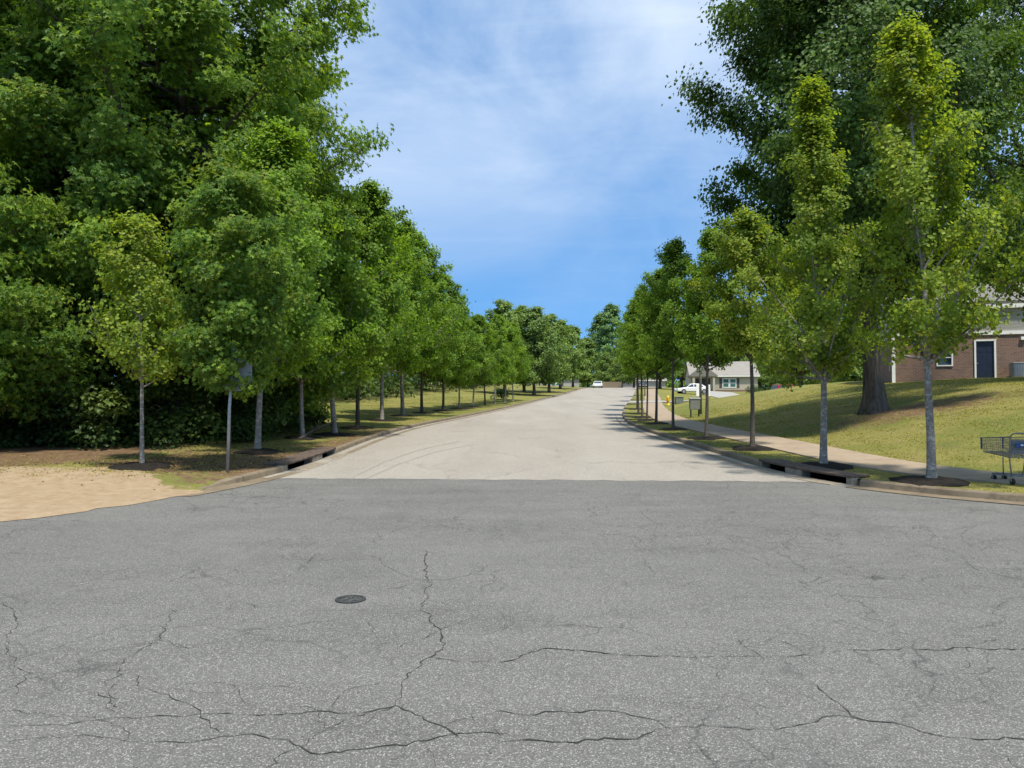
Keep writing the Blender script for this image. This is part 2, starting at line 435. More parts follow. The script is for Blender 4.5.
# traced open cracks: thin ribbons lying on the asphalt, part of the same mesh
def zl(*p): return [(a/2, b/2+440) for a, b in p]
def zr(*p): return [(a/2+512, b/2+440) for a, b in p]
cracks = [
 (zl((852,225),(848,245),(855,280),(850,310),(840,340),(860,365),(876,380),(868,430),(840,460),(815,480),(800,520),(790,535),(740,550),(690,565),(660,580),(630,590)), .016),
 (zl((790,535),(850,565),(890,580),(915,600)), .011),
 (zl((855,285),(800,300),(740,310)), .007),
 (zl((862,440),(920,447),(1000,450),(1024,446))+zr((60,423),(130,425),(200,433),(300,437),(400,438),(500,437),(600,435),(640,428),(700,426),(800,424),(900,420),(1000,424),(1060,424)), .016),
 (zr((-30,612),(60,608),(150,606),(250,604),(310,580),(380,575),(450,582),(530,585),(590,570),(620,558),(680,560),(740,570),(800,580),(870,600),(1060,598)), .017),
 (zr((610,495),(640,525),(680,555),(700,566)), .013),
 (zr((-40,550),(100,548),(200,548),(260,560),(310,578)), .010),
 (zr((590,435),(560,415),(530,405)), .006),
 (zl((-20,578),(130,578),(230,562),(350,558),(450,552),(540,555),(640,548),(740,548),(790,535)), .011),
 (zl((-20,615),(120,600),(220,600),(300,610),(440,600),(560,605),(620,630),(700,625),(830,608),(900,595),(1024,592)), .012),
 (zl((275,475),(280,500),(340,520),(400,555),(440,590)), .010),
 (zl((350,490),(440,490),(480,510),(500,535)), .008),
 (zl((210,500),(240,460),(300,415),(330,380),(345,340)), .008),
 (zl((195,510),(215,540),(240,555)), .008),
 (zl((0,330),(30,345),(20,390),(60,470),(20,520)), .007),
 (zr((250,150),(300,178),(380,182),(470,178),(560,190),(640,186),(760,180),(860,188),(960,176),(1040,180)), .009),
 (zr((400,140),(470,150),(540,170),(590,190),(640,200)), .008),
 (zr((120,215),(250,212),(420,222),(520,260),(640,262),(760,250),(900,256),(1040,290)), .008),
 (zr((860,150),(930,175),(900,200),(990,220)), .007),
 (zr((300,178),(250,190),(150,188),(0,185)), .007),
]

rng = np.random.default_rng(3)
# finer web of hairline cracks: short wandering walks with branches
def web(n, x0, x1, y0, y1, along, wid, seg=(5, 14), step=.16):
    out = []
    for i in range(n):
        p = np.array([rng.uniform(x0, x1), rng.uniform(y0, y1)]); a = rng.normal(0, .55) + (0 if rng.uniform() < along else math.pi/2)
        pts = [p]
        for k in range(rng.integers(*seg)):
            a += rng.normal(0, .45); p = p+np.array([math.cos(a), math.sin(a)])*step*rng.uniform(.5, 1.4); pts.append(p)
            if rng.uniform() < .18 and k > 1:
                q, b = p, a+rng.choice([-1, 1])*rng.uniform(.7, 1.5); br = [q]
                for _ in range(rng.integers(2, 6)): b += rng.normal(0, .4); q = q+np.array([math.cos(b), math.sin(b)])*step; br.append(q)
                out.append((np.array(br), wid*.7, 0))
        out.append((np.array(pts), wid*rng.uniform(.6, 1.2), 0))
    return out
def street_marks():
    out = web(55, -4.2, 5.0, 16.0, 30, .5, .005, (5, 14), .3) + web(25, -3.5, 5.0, 28, 50, .5, .008, (5, 12), .5)
    for pts in ([(352, 478), (385, 462), (420, 450), (462, 441)], [(366, 479), (400, 464), (436, 452), (478, 444)]):
        P = []
        for a, b in pts:
            d = 15.0
            for _ in range(30): d = (CAMZ-float(road_z(d)))*F/max(b-HY, 1)
            P.append(((a-CX)/F*d, d))
        out.append((np.array(P), .05, 1))
    return out
def add_ribbons(me, name, items, dz):
    CV, CF, CM = [], [], []; nv = len(me.vertices); base = nv
    for P, w, kind in items:
        out = [P[0]]
        for a, b in zip(P[:-1], P[1:]):
            L = np.hypot(*(b-a)); k = max(2, int(L/.045))
            nrm_ = np.array([-(b-a)[1], (b-a)[0]])/max(L, 1e-6)
            if kind == 0:
                wk = np.cumsum(rng.normal(0, .014, k)); wk -= np.linspace(0, wk[-1], k)
                for j in range(1, k+1): out.append(a+(b-a)*j/k + nrm_*wk[j-1] + rng.normal(0, .006, 2))
            else:
                for j in range(1, k+1): out.append(a+(b-a)*j/k)
        out = np.array(out)
        if kind: 
            for _ in range(12): out[1:-1] = (out[:-2]+out[1:-1]*2+out[2:])/4
        tan = np.gradient(out, axis=0); nn = np.stack([-tan[:, 1], tan[:, 0]], 1)
        nn /= np.maximum(np.linalg.norm(nn, axis=1), 1e-6)[:, None]
        slow = .92+.28*np.sin(np.linspace(0, len(out)*.11, len(out))+rng.uniform(0, 6))
        ww = w*.25*np.clip(rng.normal(.9, .5, len(out))*slow, .12, 2.2) if kind == 0 else np.full(len(out), w*.5)*np.clip(rng.normal(.7, .3, len(out)), .1, 1)
        ww[0] = ww[-1] = .0005
        zz = road_z(out[:, 1])+dz
        CV.append(np.concatenate([np.c_[out-nn*ww[:, None], zz], np.c_[out+nn*ww[:, None], zz]]))
        n_ = len(out); i = np.arange(n_-1)
        CF.append(np.stack([i, i+1, i+1+n_, i+n_], 1)+base); CM.append(np.full(n_-1, 1+kind)); base += 2*n_
    V0 = np.empty(nv*3, np.float32); me.vertices.foreach_get('co', V0)
    F0 = np.array([p.vertices[:] for p in me.polygons]); mat0 = me.materials[0]
    o = np_mesh(name, np.concatenate([V0.reshape(-1, 3)]+CV), [F0]+CF, [mat0, M['crack'], M['scuff']], mat_idx=np.r_[np.zeros(len(F0)), np.concatenate(CM)])
    bpy.data.meshes.remove(me); return o
items = [(np.array([flat_point(a, b, .0)[:2] for a, b in pts]), w, 0) for pts, w in cracks]
items += web(70, .5, 7.0, 8.3, 13.4, .75, .0085) + web(40, -6, 1, 8.5, 14, .6, .007) + web(20, -3.2, .6, 3.2, 5.6, .7, .005, (6, 16), .09) + web(10, 0, 3.2, 3.3, 7, .8, .005, (6, 16), .10) + web(26, -5, 5, 5.5, 9, .6, .007)
asp2 = add_ribbons(asp, 'junction_road', items, .008)
tag(link('junction_road', asp2), kind='structure')

# bleached street uphill
v = np.concatenate([np.linspace(15.1, 60, 120), np.linspace(61, 190, 130), np.linspace(192, 300, 20)])
u = np.linspace(0, 1, 120); U, Vv = np.meshgrid(u, v)
X = xl(Vv)-.05 + U*(xr(Vv)-xl(Vv)+.1); Y = Vv.copy()
w = 1 - sstep(15.1, 19, Vv)
Y = Y + w*(seam_y(X)-15.1)
X = xl(Y)-.05 + U*(xr(Y)-xl(Y)+.1)
st = grid_mesh('street', X, Y, road_z(Y)+.008, M['road'])
tag(link('street', add_ribbons(st, 'street', street_marks(), .012)), kind='structure')

# kerbs with gutter pan, leaving gaps for the storm drains
def kerb_path(fn, y0, y1):
    y = np.concatenate([np.arange(y0, min(60, y1), .2), np.arange(60, y1+.1, 1.0)]) if y1 > 60 else np.arange(y0, y1+.01, .2)
    x = fn(y); return x, y
def build_kerb(fn, side, spans, hfun):
    VV, FF, RR = [], [], []; base = 0
    for y0, y1 in spans:
        x, y = kerb_path(fn, y0, y1)
        dx, dy = np.gradient(x), np.gradient(y); L = np.hypot(dx, dy)
        nx, ny = (dy/L*side, -dx/L*side)
        run = np.cumsum(np.hypot(np.diff(x, prepend=x[0]), np.diff(y, prepend=y[0]))) + y0
        prof = [(-.42, .010, 0), (-.03, .006, 0), (.0, .010, 0), (.02, .100, 1), (.045, .122, 1), (.15, .130, 1), (.172, .115, 1), (.178, -.25, 1)]
        h = hfun(y); P = []
        for t, z, k in prof:
            zz = z*h + .010*(1-h) if k and z > 0 else z + 0*h
            wob = .006*np.sin(y*3.7+t*9)*k
            P.append(np.stack([x+nx*(t+wob), y+ny*(t+wob), road_z(y)+zz], -1))
        P = np.array(P).transpose(1, 0, 2); r, c = P.shape[:2]
        i = np.arange(r*c).reshape(r, c)+base
        f = np.stack([i[:-1, :-1], i[:-1, 1:], i[1:, 1:], i[1:, :-1]], -1).reshape(-1, 4)
        if side < 0: f = f[:, ::-1]
        VV.append(P.reshape(-1, 3)); FF.append(f); RR.append(np.repeat(run, c)); base += r*c
        caps = np.array([[i[e, 2], i[e, 3], i[e, 4], i[e, 5], i[e, 6], i[e, 7]] for e in (0, -1)])
        FF.append(caps)
    fs4 = np.concatenate([f for f in FF if f.shape[1] == 4]); fs6 = np.concatenate([f for f in FF if f.shape[1] == 6])
    return np_mesh('kerb', np.concatenate(VV), [fs4, fs6], M['kerb'], {'run': np.concatenate(RR)})
DR_R = [(14.55, 15.75), (16.35, 17.45)]     # right drain openings (along y)
DR_L = [(16.75, 18.35), (19.15, 20.4)]      # left drain openings
ob = link('kerb', build_kerb(xr, 1, [(6.9, DR_R[0][0]-.12), (DR_R[1][1]+.12, 290)], lambda y: 1+0*y)); tag(ob, kind='structure')
ob = link('kerb', build_kerb(xl, -1, [(13.0, DR_L[0][0]-.12), (DR_L[1][1]+.12, 290)], lambda y: sstep(13.2, 15.0, y))); tag(ob, kind='structure')

# lawns / verges on both sides, rows across, offsets outward from the kerb back
vy = np.concatenate([np.linspace(6.9, 9, 12), np.arange(9.2, 48, .3), np.arange(48, 110, 1.0), np.arange(110, 300, 4)])
uo = np.concatenate([[.16, .3, .5], np.arange(.75, 6, .25), np.arange(6, 16, .5), np.arange(16, 30, 1.5), [32, 38, 46, 60, 80, 110, 150]])
def lawn(fn, side):
    y0 = 6.9 if side > 0 else 3.4
    yy = vy if side > 0 else np.concatenate([np.linspace(3.4, 6.8, 18), vy])
    T, Yg = np.meshgrid(uo, yy)
    c = cosn(fn, Yg)
    # small offsets are true distances from the kerb, large ones run straight sideways
    Xg = fn(Yg) + side*np.where(T < 6, T/np.maximum(c, .35), T + 6/np.maximum(c, .35) - 6)
    if side < 0:
        sh = (1-sstep(13.0, 14.5, Yg))*np.exp(-np.maximum(T-.16, 0)/.5)
        Xg = Xg + sh*(.42+.07*np.sin(Yg*5.3)+.05*np.sin(Yg*11.7+1))
    Zg = ground_z(Xg, Yg)
    if side < 0: Zg = Zg + np.where(T < .2, .011, .026)*(1-sstep(13.4, 14.9, Yg))
    n1 = np.sin(Xg*5.1+Yg*3.3)*np.sin(Yg*4.7-Xg*2.1)
    Zg = Zg + .012*n1*(T > .25)
    if side > 0:
        bare = .74*np.exp(-((Xg-13.0)/4.4)**2 - ((Yg-24.4)/2.4)**2) + .35*np.exp(-((Xg-11.0)/1.5)**2-((Yg-17.2)/.7)**2) \
             + .30*np.exp(-((T-3.3)/.5)**2)*(Yg < 22) + .33*np.exp(-((Xg-10.0)/1.2)**2-((Yg-14.2)/.6)**2)
        sand = np.zeros_like(Xg)
    else:
        deep = sstep(3.4, 5.0, T)
        bare = .50*deep*(1-sstep(24, 32, Yg)) + .5*np.exp(-((Yg-16.5)/2.2)**2)*(T < 3.4) + .30*np.exp(-((T-.3)/.8)**2) + .36*sstep(14, 18, Yg)*(1-sstep(24, 42, Yg))
        edge = 13.7 + .22*np.sin(Xg*1.3) + 1.5*sstep(5.7, 7.6, -Xg) + .05*(-Xg-6)
        sand = .95*(1-sstep(edge-.7, edge+.9, Yg))
        bare = np.maximum(bare, .62*np.exp(-((Yg-edge-.9)/.6)**2)) + .25*np.exp(-((Xg+7.6)/1.6)**2-((Yg-15.9)/.8)**2)
    me = grid_mesh('lawn', Xg, Yg, Zg, M['ground'], {'bare': bare.ravel(), 'sand': sand.ravel()})
    if side < 0: me.flip_normals()
    return link('lawn', me)
tag(lawn(xr, 1), kind='structure'); tag(lawn(xl, -1), kind='structure')

# concrete footpath on the right
def strip(name, ypts, xa, xb, mat, dz=.03, n=6, runoff=0):
    yy = ypts; u = np.linspace(0, 1, n)
    U, Yg = np.meshgrid(u, yy); A = np.asarray(xa)[:, None]; B = np.asarray(xb)[:, None]
    Xg = A + U*(B-A)
    Zg = ground_z(Xg, Yg)+dz
    c = Zg.copy()
    Xg = np.c_[Xg[:, :1], Xg, Xg[:, -1:]]; Yg = np.c_[Yg[:, :1], Yg, Yg[:, -1:]]; Zg = np.c_[Zg[:, :1]-.12, Zg, Zg[:, -1:]-.12]
    xm = Xg.mean(1); ym = Yg.mean(1)
    run = np.cumsum(np.hypot(np.diff(xm, prepend=xm[0]), np.diff(ym, prepend=ym[0])))
    return link(name, grid_mesh(name, Xg, Yg, Zg, mat, {'run': np.repeat(run, Xg.shape[1])}, smooth=False))
yy = np.concatenate([np.arange(7.6, 48, .25), np.arange(48, 160, 1.0)])
c = np.maximum(cosn(xr, yy), .35)
tag(strip('footpath', yy, xr(yy)+1.42/c, xr(yy)+3.0/c, M['walk']), kind='structure')
yy = np.arange(88, 124, 1.0)
tag(strip('driveway', yy, 24.5+.12*(yy-88), 44+.0*yy, M['drive'], .05, 12), kind='structure')
yy = np.arange(66, 71, .5)
tag(strip('driveway', yy, xr(yy)+.1, xr(yy)+16, M['drive'], .05, 14), kind='structure')

# ------------------------------------------------------------------ storm drains
def storm_drain(fn, side, openings, label):
    y0, y1 = openings[0][0]-.12, openings[1][1]+.12
    ym = (y0+y1)/2; root = empty('storm_drain', (float(fn(ym)), ym, float(road_z(ym))))
    tag(root, label, 'storm drain', 'kerb inlet storm drains at the junction')
    def L(t, y, z):
        e = .05; s = float((fn(y+e)-fn(y-e))/(2*e)); c = 1/math.sqrt(1+s*s)
        return (float(fn(y))+side*c*t-root.location[0], y-side*c*s*t*1.0-root.location[1]+0.0, float(road_z(y))+z-root.location[2])
    def slabbox(mb, ya, yb, t0, t1, z0, z1, n=5):
        rows = []
        for y in np.linspace(ya, yb, n):
            rows.append([L(t0, y, z0), L(t1, y, z0), L(t1, y, z1), L(t0, y, z1)])
        vs = [p for r in rows for p in r]; fs = []
        for i in range(n-1):
            for k in range(4): fs.append((i*4+k, i*4+(k+1) % 4, (i+1)*4+(k+1) % 4, (i+1)*4+k))
        fs += [(3, 2, 1, 0), tuple((n-1)*4+k for k in range(4))]
        mb.add(vs, fs)
    top = MB(); slabbox(top, y0+.002, y1-.002, -.012, .52, .132, .180, 9); top.build('slab', M['drain'], root, bevel=.012)
    ends = [(y0+.003, openings[0][0]), (openings[0][1], openings[1][0]), (openings[1][1], y1-.003)]
    for a, b in ends:
        m = MB(); slabbox(m, a, b, .0, .22, -.2, .134); m.build('pier', M['drain_pale'], root, bevel=.012)
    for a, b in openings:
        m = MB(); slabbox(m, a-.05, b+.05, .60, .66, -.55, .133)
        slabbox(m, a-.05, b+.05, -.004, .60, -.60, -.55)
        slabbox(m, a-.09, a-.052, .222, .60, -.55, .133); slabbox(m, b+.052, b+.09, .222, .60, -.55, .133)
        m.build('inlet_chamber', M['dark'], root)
        m = MB(); slabbox(m, a, b, -.40, -.005, -.05, .012); m.build('gutter_lip', M['drain_pale'], root)
    return root
storm_drain(xr, 1, DR_R, 'dark storm drain in the kerb beside the young maples and footpath, opposite the stop sign')
storm_drain(xl, -1, DR_L, 'storm drain with two dark mouths in the kerb just past the stop sign post')

# valve cover in the asphalt
p = flat_point(350.5, 602, 0)
root = empty('valve_cover', (p[0], p[1], float(road_z(p[1]))+.004)); tag(root, 'small round black iron valve cover set in the cracked grey asphalt', 'valve cover')
m = MB(); m.lathe([(.128, -.03), (.128, .010), (.120, .013), (.100, .013), (.098, .006), (.0, .006)][:5]+[(.001, .006)], 28); m.build('ring', M['iron'], root)
m = MB(); m.lathe([(.094, .0), (.094, .009), (.001, .0095)], 24)
for k in range(26):
    a, r = rng.uniform(0, 6.28), .085*math.sqrt(rng.uniform()); m.box((r*math.cos(a), r*math.sin(a), .012), (.016, .012, .006), a)
m.build('lid', simple('worn_iron', (.075, .075, .07), .6, .4, .2, .8, 70), root)

# ------------------------------------------------------------------ trees
def kite_template(kind):
    """leaf template: verts (u,v,n) and quads; unit = leaf length"""
    if kind == 'star':   lobes = [(-110, .72), (-55, .92), (0, 1.0), (55, .92), (110, .72)]; half = 30; inn = .52
    elif kind == 'maple': return np.array([[0, 0, 0], [.52, .22, .10], [.40, .70, .04], [0, 1.0, -.12], [-.40, .70, .04], [-.52, .22, .10]]), np.array([[0, 1, 2, 3], [0, 3, 4, 5]])
    else: return np.array([[0, 0, 0], [.42, .42, .08], [0, 1.0, -.10], [-.42, .42, .08]]), np.array([[0, 1, 2, 3]])
    V = [(0, .12, 0)]; Fq = []
    for a, L in lobes:
        b = len(V); ra = R(a)
        for da, r, z in ((-half, inn, .04), (0, 1.0, -.10), (half, inn, .04)):
            q = ra+R(da); rr = r*L*.62; V.append((math.sin(q)*rr, .12+math.cos(q)*rr, z))
        Fq.append((0, b, b+1, b+2))
    return np.array(V), np.array(Fq)

def nrm(a): return a/np.maximum(np.linalg.norm(a, axis=-1, keepdims=True), 1e-9)

def leaf_mesh(name, P, out, size, kind, mat, rng, tone, young, up=1.0, outw=.55, rnd=.55, droop=.35):
    n = len(P)
    N = nrm(np.array([0, 0, 1.0])*up + out*outw + rng.normal(0, rnd, (n, 3)))
    T = out*np.array([1, 1, .3]) + rng.normal(0, .7, (n, 3)) - np.array([0, 0, droop])
    T = nrm(T - N*np.sum(T*N, 1, keepdims=True)); B = np.cross(T, N)
    tv, tf = kite_template(kind); s = size*rng.uniform(.65, 1.25, n)
    V = (P[:, None, :] + s[:, None, None]*(tv[None, :, 0:1]*B[:, None, :] + tv[None, :, 1:2]*T[:, None, :] + tv[None, :, 2:3]*N[:, None, :]))
    k = len(tv)
    Fq = (tf[None] + (np.arange(n)*k)[:, None, None]).reshape(-1, 4)
    return np_mesh(name, V.reshape(-1, 3), [Fq], mat, {'tone': np.repeat(tone, k), 'young': np.repeat(young, k)})

def grow(seed, H, clear, prof, nprim, nsub, ntw, per, size, kind, leafmat, bark, r0,
         lean=(0, 0), rise=(.5, 1.0), clump=.24, flat=.6, tw=.42, young=.25, flare=.35, off=(0, 0), tuft=.75, tone_sp=.26, sides=9, droop=.35, outw=.95, up=.6, var=(.6, 1.1)):
    """returns (trunk mesh, crown mesh): tapered trunk, limbs and twigs; leaves scattered round the twigs"""
    rng = np.random.default_rng(seed)
    pr = lambda f: float(np.interp(f, [a for a, _ in prof], [b for _, b in prof]))
    nT = 14; tt = np.linspace(0, 1, nT); wob = np.cumsum(rng.normal(0, .012*H/nT*2.2, (nT, 2)), 0)
    wob -= wob[0]
    def axis(h):
        f = np.clip(h/H, 0, 1)
        return np.array([lean[0]*f**1.3 + np.interp(f, tt, wob[:, 0]), lean[1]*f**1.3 + np.interp(f, tt, wob[:, 1]), h])
    def rad(h):
        f = min(h/H, 1); return r0*((1-f)**.9*.93 + .03) + r0*flare*math.exp(-max(h, 0)/(r0*(1.5 if r0 > .3 else 2.2)))
    mb = MB()
    hh = np.concatenate([[-.25, 0, r0*.8, r0*2, r0*4], np.linspace(max(r0*6, .1*H), H*.97, 11)])
    mb.tube([axis(h) if h > 0 else axis(0)+np.array([0, 0, h]) for h in hh], [rad(h) for h in hh], sides)
    fl = .055 if r0 < .2 else .11
    for iv in range(len(mb.v)):
        a = 2*math.pi*(iv % sides)/sides; q = np.array(mb.v[iv]); c_ = axis(max(q[2], 0)); z_ = q[2]
        k_ = 1+fl*(math.sin(3*a+seed+z_*.5)+.7*math.sin(5*a+seed*2-z_*.9)+.5*math.sin(2*a+z_*2.1))*(.45+1.1*math.exp(-max(z_, 0)/(r0*3)))
        mb.v[iv] = (c_[0]+(q[0]-c_[0])*k_, c_[1]+(q[1]-c_[1])*k_, z_)
    S, E, G = [], [], []
    for i in range(nprim):
        f = ((i+rng.uniform(.1, .9))/nprim); h = clear + (H-clear)*f
        reach = pr(f)*rng.uniform(*var); az = i*2.39996 + rng.normal(0, .35)
        hs = np.clip(h-reach*rng.uniform(*rise), clear*.82+rng.uniform(0, .1)*H*.5, H*.93)
        st = axis(hs)
        tip = axis(h)+np.array([math.cos(az)*reach+off[0]*min(1, reach), math.sin(az)*reach+off[1]*min(1, reach), 0])
        mid = st+.55*(tip-st)+np.array([0, 0, -.10*reach])+rng.normal(0, .05*reach, 3)
        q = np.linspace(0, 1, 6)[:, None]
        bz = (1-q)**2*st + 2*q*(1-q)*mid + q**2*tip
        rb = min(rad(hs)*.55, .012+.028*reach)
        mb.tube(bz, np.linspace(rb, .006, 6), 5, cap=False)
        for a_, b_ in ((.45, .75), (.7, 1.0)):
            S.append(bz[int(a_*5)]); E.append(bz[int(b_*5)]); G.append(f)
        for j in range(nsub):
            s = .22+.80*(j+rng.uniform())/nsub; s = min(s, 1.0)
            p = (1-s)**2*st+2*s*(1-s)*mid+s**2*tip
            tg = nrm(2*(1-s)*(mid-st)+2*s*(tip-mid))
            side = nrm(np.cross(tg, [0, 0, 1.0]))*(1 if j % 2 else -1)
            d = nrm(tg*.6+side*rng.uniform(.3, 1.0)+np.array([0, 0, rng.uniform(.0, .7)])+rng.normal(0, .22, 3))
            Ls = (.25+tw*reach)*rng.uniform(.6, 1.15)*(1.15-.55*s)
            e2 = p+d*Ls
            mb.tube([p, p+d*Ls*.55+rng.normal(0, .03, 3), e2], [max(.005, rb*.35*(1-s*.6)), .006, .004], 4, cap=False)
            S.append(p+d*Ls*.35); E.append(e2); G.append(f)
            for k in range(ntw):
                a = rng.uniform(.25, 1); p3 = p+d*Ls*a
                d3 = nrm(d*.5+rng.normal(0, .6, 3)+np.array([0, 0, .15])); l3 = Ls*rng.uniform(.25, .55)
                S.append(p3); E.append(p3+d3*l3); G.append(f)
    for k in range(max(4, nprim//4)):           # leader shoots
        h = H*rng.uniform(.9, .985); p = axis(h); S.append(p); E.append(p+np.array([*rng.normal(0, .06, 2), rng.uniform(.05, .3)])*min(1, H/9)); G.append(1)
    S, E, G = np.array(S), np.array(E), np.array(G); nt = len(S)
    cnt = rng.poisson(per, nt); idx = np.repeat(np.arange(nt), cnt); n = len(idx)
    u = rng.uniform(0, 1, n)**tuft
    P = S[idx]+(E-S)[idx]*u[:, None]+rng.normal(0, clump, (n, 3))*np.array([1, 1, flat])
    ax = np.array([axis(h) for h in np.linspace(0, H, 30)])
    ci = np.clip((P[:, 2]/H*29).astype(int), 0, 29); out = P-ax[ci]; out[:, 2] = .25*(P[:, 2]-(clear+H)/2)
    rr = np.linalg.norm(out[:, :2], axis=1); out = nrm(out)
    ct = rng.normal(.5, tone_sp, nt); tone = np.clip(ct[idx]+rng.normal(0, .15, n), 0, 1)
    yb = np.clip(rng.normal(-.2, .55, nt)+.35*G, 0, 1)*young
    yv = np.clip(yb[idx]*(.4+u)*rng.uniform(.3, 1.4, n), 0, 1)
    return mb.mesh('trunk', bark, True), leaf_mesh('crown', P, out, size, kind, leafmat, rng, tone, yv, droop=droop, outw=outw, up=up)

def plant_tree(name, meshes, loc, label, cat='tree', group=None, rz=0.0, scale=1.0, sz=1.0, parts=('trunk', 'crown')):
    o = empty(name, loc, rz); o.scale = (scale, scale, scale*sz)
    tag(o, label, cat, group)
    for pn, me in zip(parts, meshes): link(pn, me, o)
    return o
def on(px, d, dz=0.0):
    x = (px-CX)/F*d; return (x, d, gz(x, d)+dz)

maple_prof = [(0, .95), (.15, 1.35), (.35, 1.5), (.55, 1.25), (.75, .85), (.9, .5), (1, .12)]
street_prof = [(0, 1.3), (.15, 1.9), (.35, 2.1), (.6, 1.7), (.8, 1.1), (.93, .6), (1, .15)]

GR = 'young maples lining the footpath'
GL = 'street trees lining the verge opposite the footpath'
# unique near trees on the right verge
t = grow(11, 8.35, 2.5, [(0, .8), (.10, 1.3), (.24, 1.6), (.36, 1.2), (.48, .7), (.72, .85), (.86, .5), (1, .06)], 48, 4, 3, 26, .064, 'maple', M['maple'], M['bark_young'], .078, lean=(-.5, 0), young=.85, clump=.10, tuft=.5, tw=.25, flat=.95, rise=(.8, 1.9), var=(.3, 1.38))
plant_tree('maple_tree', t, on(930, 13.9), 'young maple with speckled pale trunk in mulch, just left of the shopping cart', group=GR)
t = grow(12, 8.4, 2.1, [(0, 1.0), (.1, 1.5), (.25, 1.6), (.42, 1.2), (.58, .75), (.76, .42), (.9, .2), (1, .05)], 54, 4, 3, 27, .064, 'maple', M['maple'], M['bark_young'], .078, lean=(-.15, 0), young=.85, clump=.10, tuft=.5, tw=.25, flat=.95, rise=(.8, 1.9), var=(.3, 1.38))
plant_tree('maple_tree', t, on(823, 16.4), 'tall narrow young maple with pale trunk, just behind the footpath side storm drain', group=GR)
t = grow(13, 6.4, 2.7, [(0, .55)]+maple_prof[1:], 42, 4, 3, 30, .066, 'maple', M['maple'], M['bark_dark'], .068, lean=(-.2, 0), young=.85, clump=.095, tuft=.5, tw=.26, flat=.8, rise=(.7, 1.5), var=(.4, 1.2))
plant_tree('maple_tree', t, on(752, 20.5), 'short young maple with round yellow green crown, third uphill from the shopping cart', group=GR)
plant_tree('maple_tree', t, on(1088, 12.7), 'maple just outside the frame whose leafy tips reach in above the shopping cart', group=GR, rz=2.0, scale=.95)
# shared street tree variants
VAR = [grow(21+i, 8.0, 1.9+.15*(i % 3), [(q, r*(.92+.09*(i % 3))) for q, r in street_prof], 54, 6, 3, 25, .088, 'maple', M['maple2'], M['bark_dark'] if i in (1, 4) else M['bark_young'], .082, lean=(.22*(i-2), .15*(i % 2)), young=.6, clump=.12, tuft=.6, tw=.27, flat=.8, rise=(.55, 1.35), var=(.4, 1.2)) for i in range(6)]
VARR = [grow(35+i, 8.0, 3.0+.2*(i % 2), [(q, r*(.66+.05*i)) for q, r in street_prof], 44, 5, 3, 25, .08, 'maple', M['maple2'], M['bark_dark'], .074, lean=(.2*(1.5-i), .1), young=.6, clump=.11, tuft=.55, tw=.26, flat=.75, rise=(.6, 1.4), var=(.35, 1.2)) for i in range(4)]
rowR = [(706, 24.3, .84, 'dark slim maple beside the grey board on legs, fourth uphill from the shopping cart'),
        (673, 29.3, .88, 'dark slim maple, fifth uphill from the shopping cart along the footpath'),
        (656, 34, .86, 'dark slim maple, sixth uphill from the shopping cart along the footpath'),
        (647, 37.8, .82, 'dark slim maple, seventh uphill from the shopping cart along the footpath'),
        (642, 41.3, .86, 'maple in the footpath row, eighth uphill from the shopping cart'),
        (638.5, 46, .86, 'maple in the footpath row, ninth uphill from the shopping cart'),
        (637, 53, .9, 'maple in the footpath row, tenth uphill from the shopping cart'),
        (638, 62, .9, 'maple in the footpath row, opposite the yellow hydrant'),
        (641, 73, .95, 'maple in the footpath row just past the side driveway'),
        (645, 88, 1.0, 'last maple of the footpath row before the crest')]
for i, (px, d, s, lab) in enumerate(rowR):
    plant_tree('maple_tree', VARR[(i*3+i//4) % 4], on(px, d), lab, group=GR, rz=i*1.9+.4, scale=s*(1, .93, 1.05, .9, 1.0)[i % 5], sz=(1.0, 1.1, .95, 1.06, 1.0)[i % 5])
# left row
t = grow(31, 5.2, 1.9, [(0, .5), (.15, .95), (.4, 1.1), (.6, .9), (.8, .55), (1, .15)], 22, 4, 3, 19, .066, 'maple', M['maple'], M['bark_young'], .05, lean=(-.25, 0), young=.6, clump=.14, tw=.34, rise=(.6, 1.1), var=(.45, 1.2))
plant_tree('maple_tree', t, on(143, 15.9), 'small maple with thin pale trunk standing alone behind the bare sand', group=GL)
t = grow(32, 8.2, 2.3, street_prof, 50, 6, 3, 30, .075, 'maple', M['maple2'], M['bark_young'], .08, lean=(.5, 0), young=.6, clump=.14, tw=.28, flat=.75, rise=(.55, 1.3), var=(.4, 1.2))
plant_tree('street_tree', t, on(258, 19.2), 'leaning slender tree with pale forked trunk right behind the stop sign post', group=GL, )
rowL = [(303, 24, 1.0, 'pale thin trunked street tree beside the leaning dead branch'),
        (335, 25.8, 1.12, 'street tree with thicker grey trunk, next uphill from the leaning dead branch'),
        (358, 30, 1.2, 'street tree at the near end of the open lawn strip, fifth from the bare sand'),
        (382, 36.5, 1.26, 'sixth street tree uphill from the bare sand on the verge without footpath'),
        (403, 42, 1.32, 'seventh street tree uphill from the bare sand on the verge without footpath'),
        (422, 46, 1.25, 'eighth street tree uphill from the bare sand on the verge without footpath'),
        (443, 49.5, 1.1, 'ninth street tree uphill from the bare sand on the verge without footpath'),
        (459, 53, .92, 'tenth street tree uphill from the bare sand on the verge without footpath'),
        (473, 56, .85, 'eleventh street tree uphill from the bare sand on the verge without footpath'),
        (485, 59.5, .85, 'twelfth street tree uphill from the bare sand, just before the paler trunks'),
        (495, 63, .88, 'slim pale trunked tree on the verge, last but two of the close planted row'),
        (505, 67, .88, 'slim pale trunked tree on the verge, last but one of the close planted row'),
        (513, 71, .9, 'slim pale trunked tree ending the close planted row on the verge')]
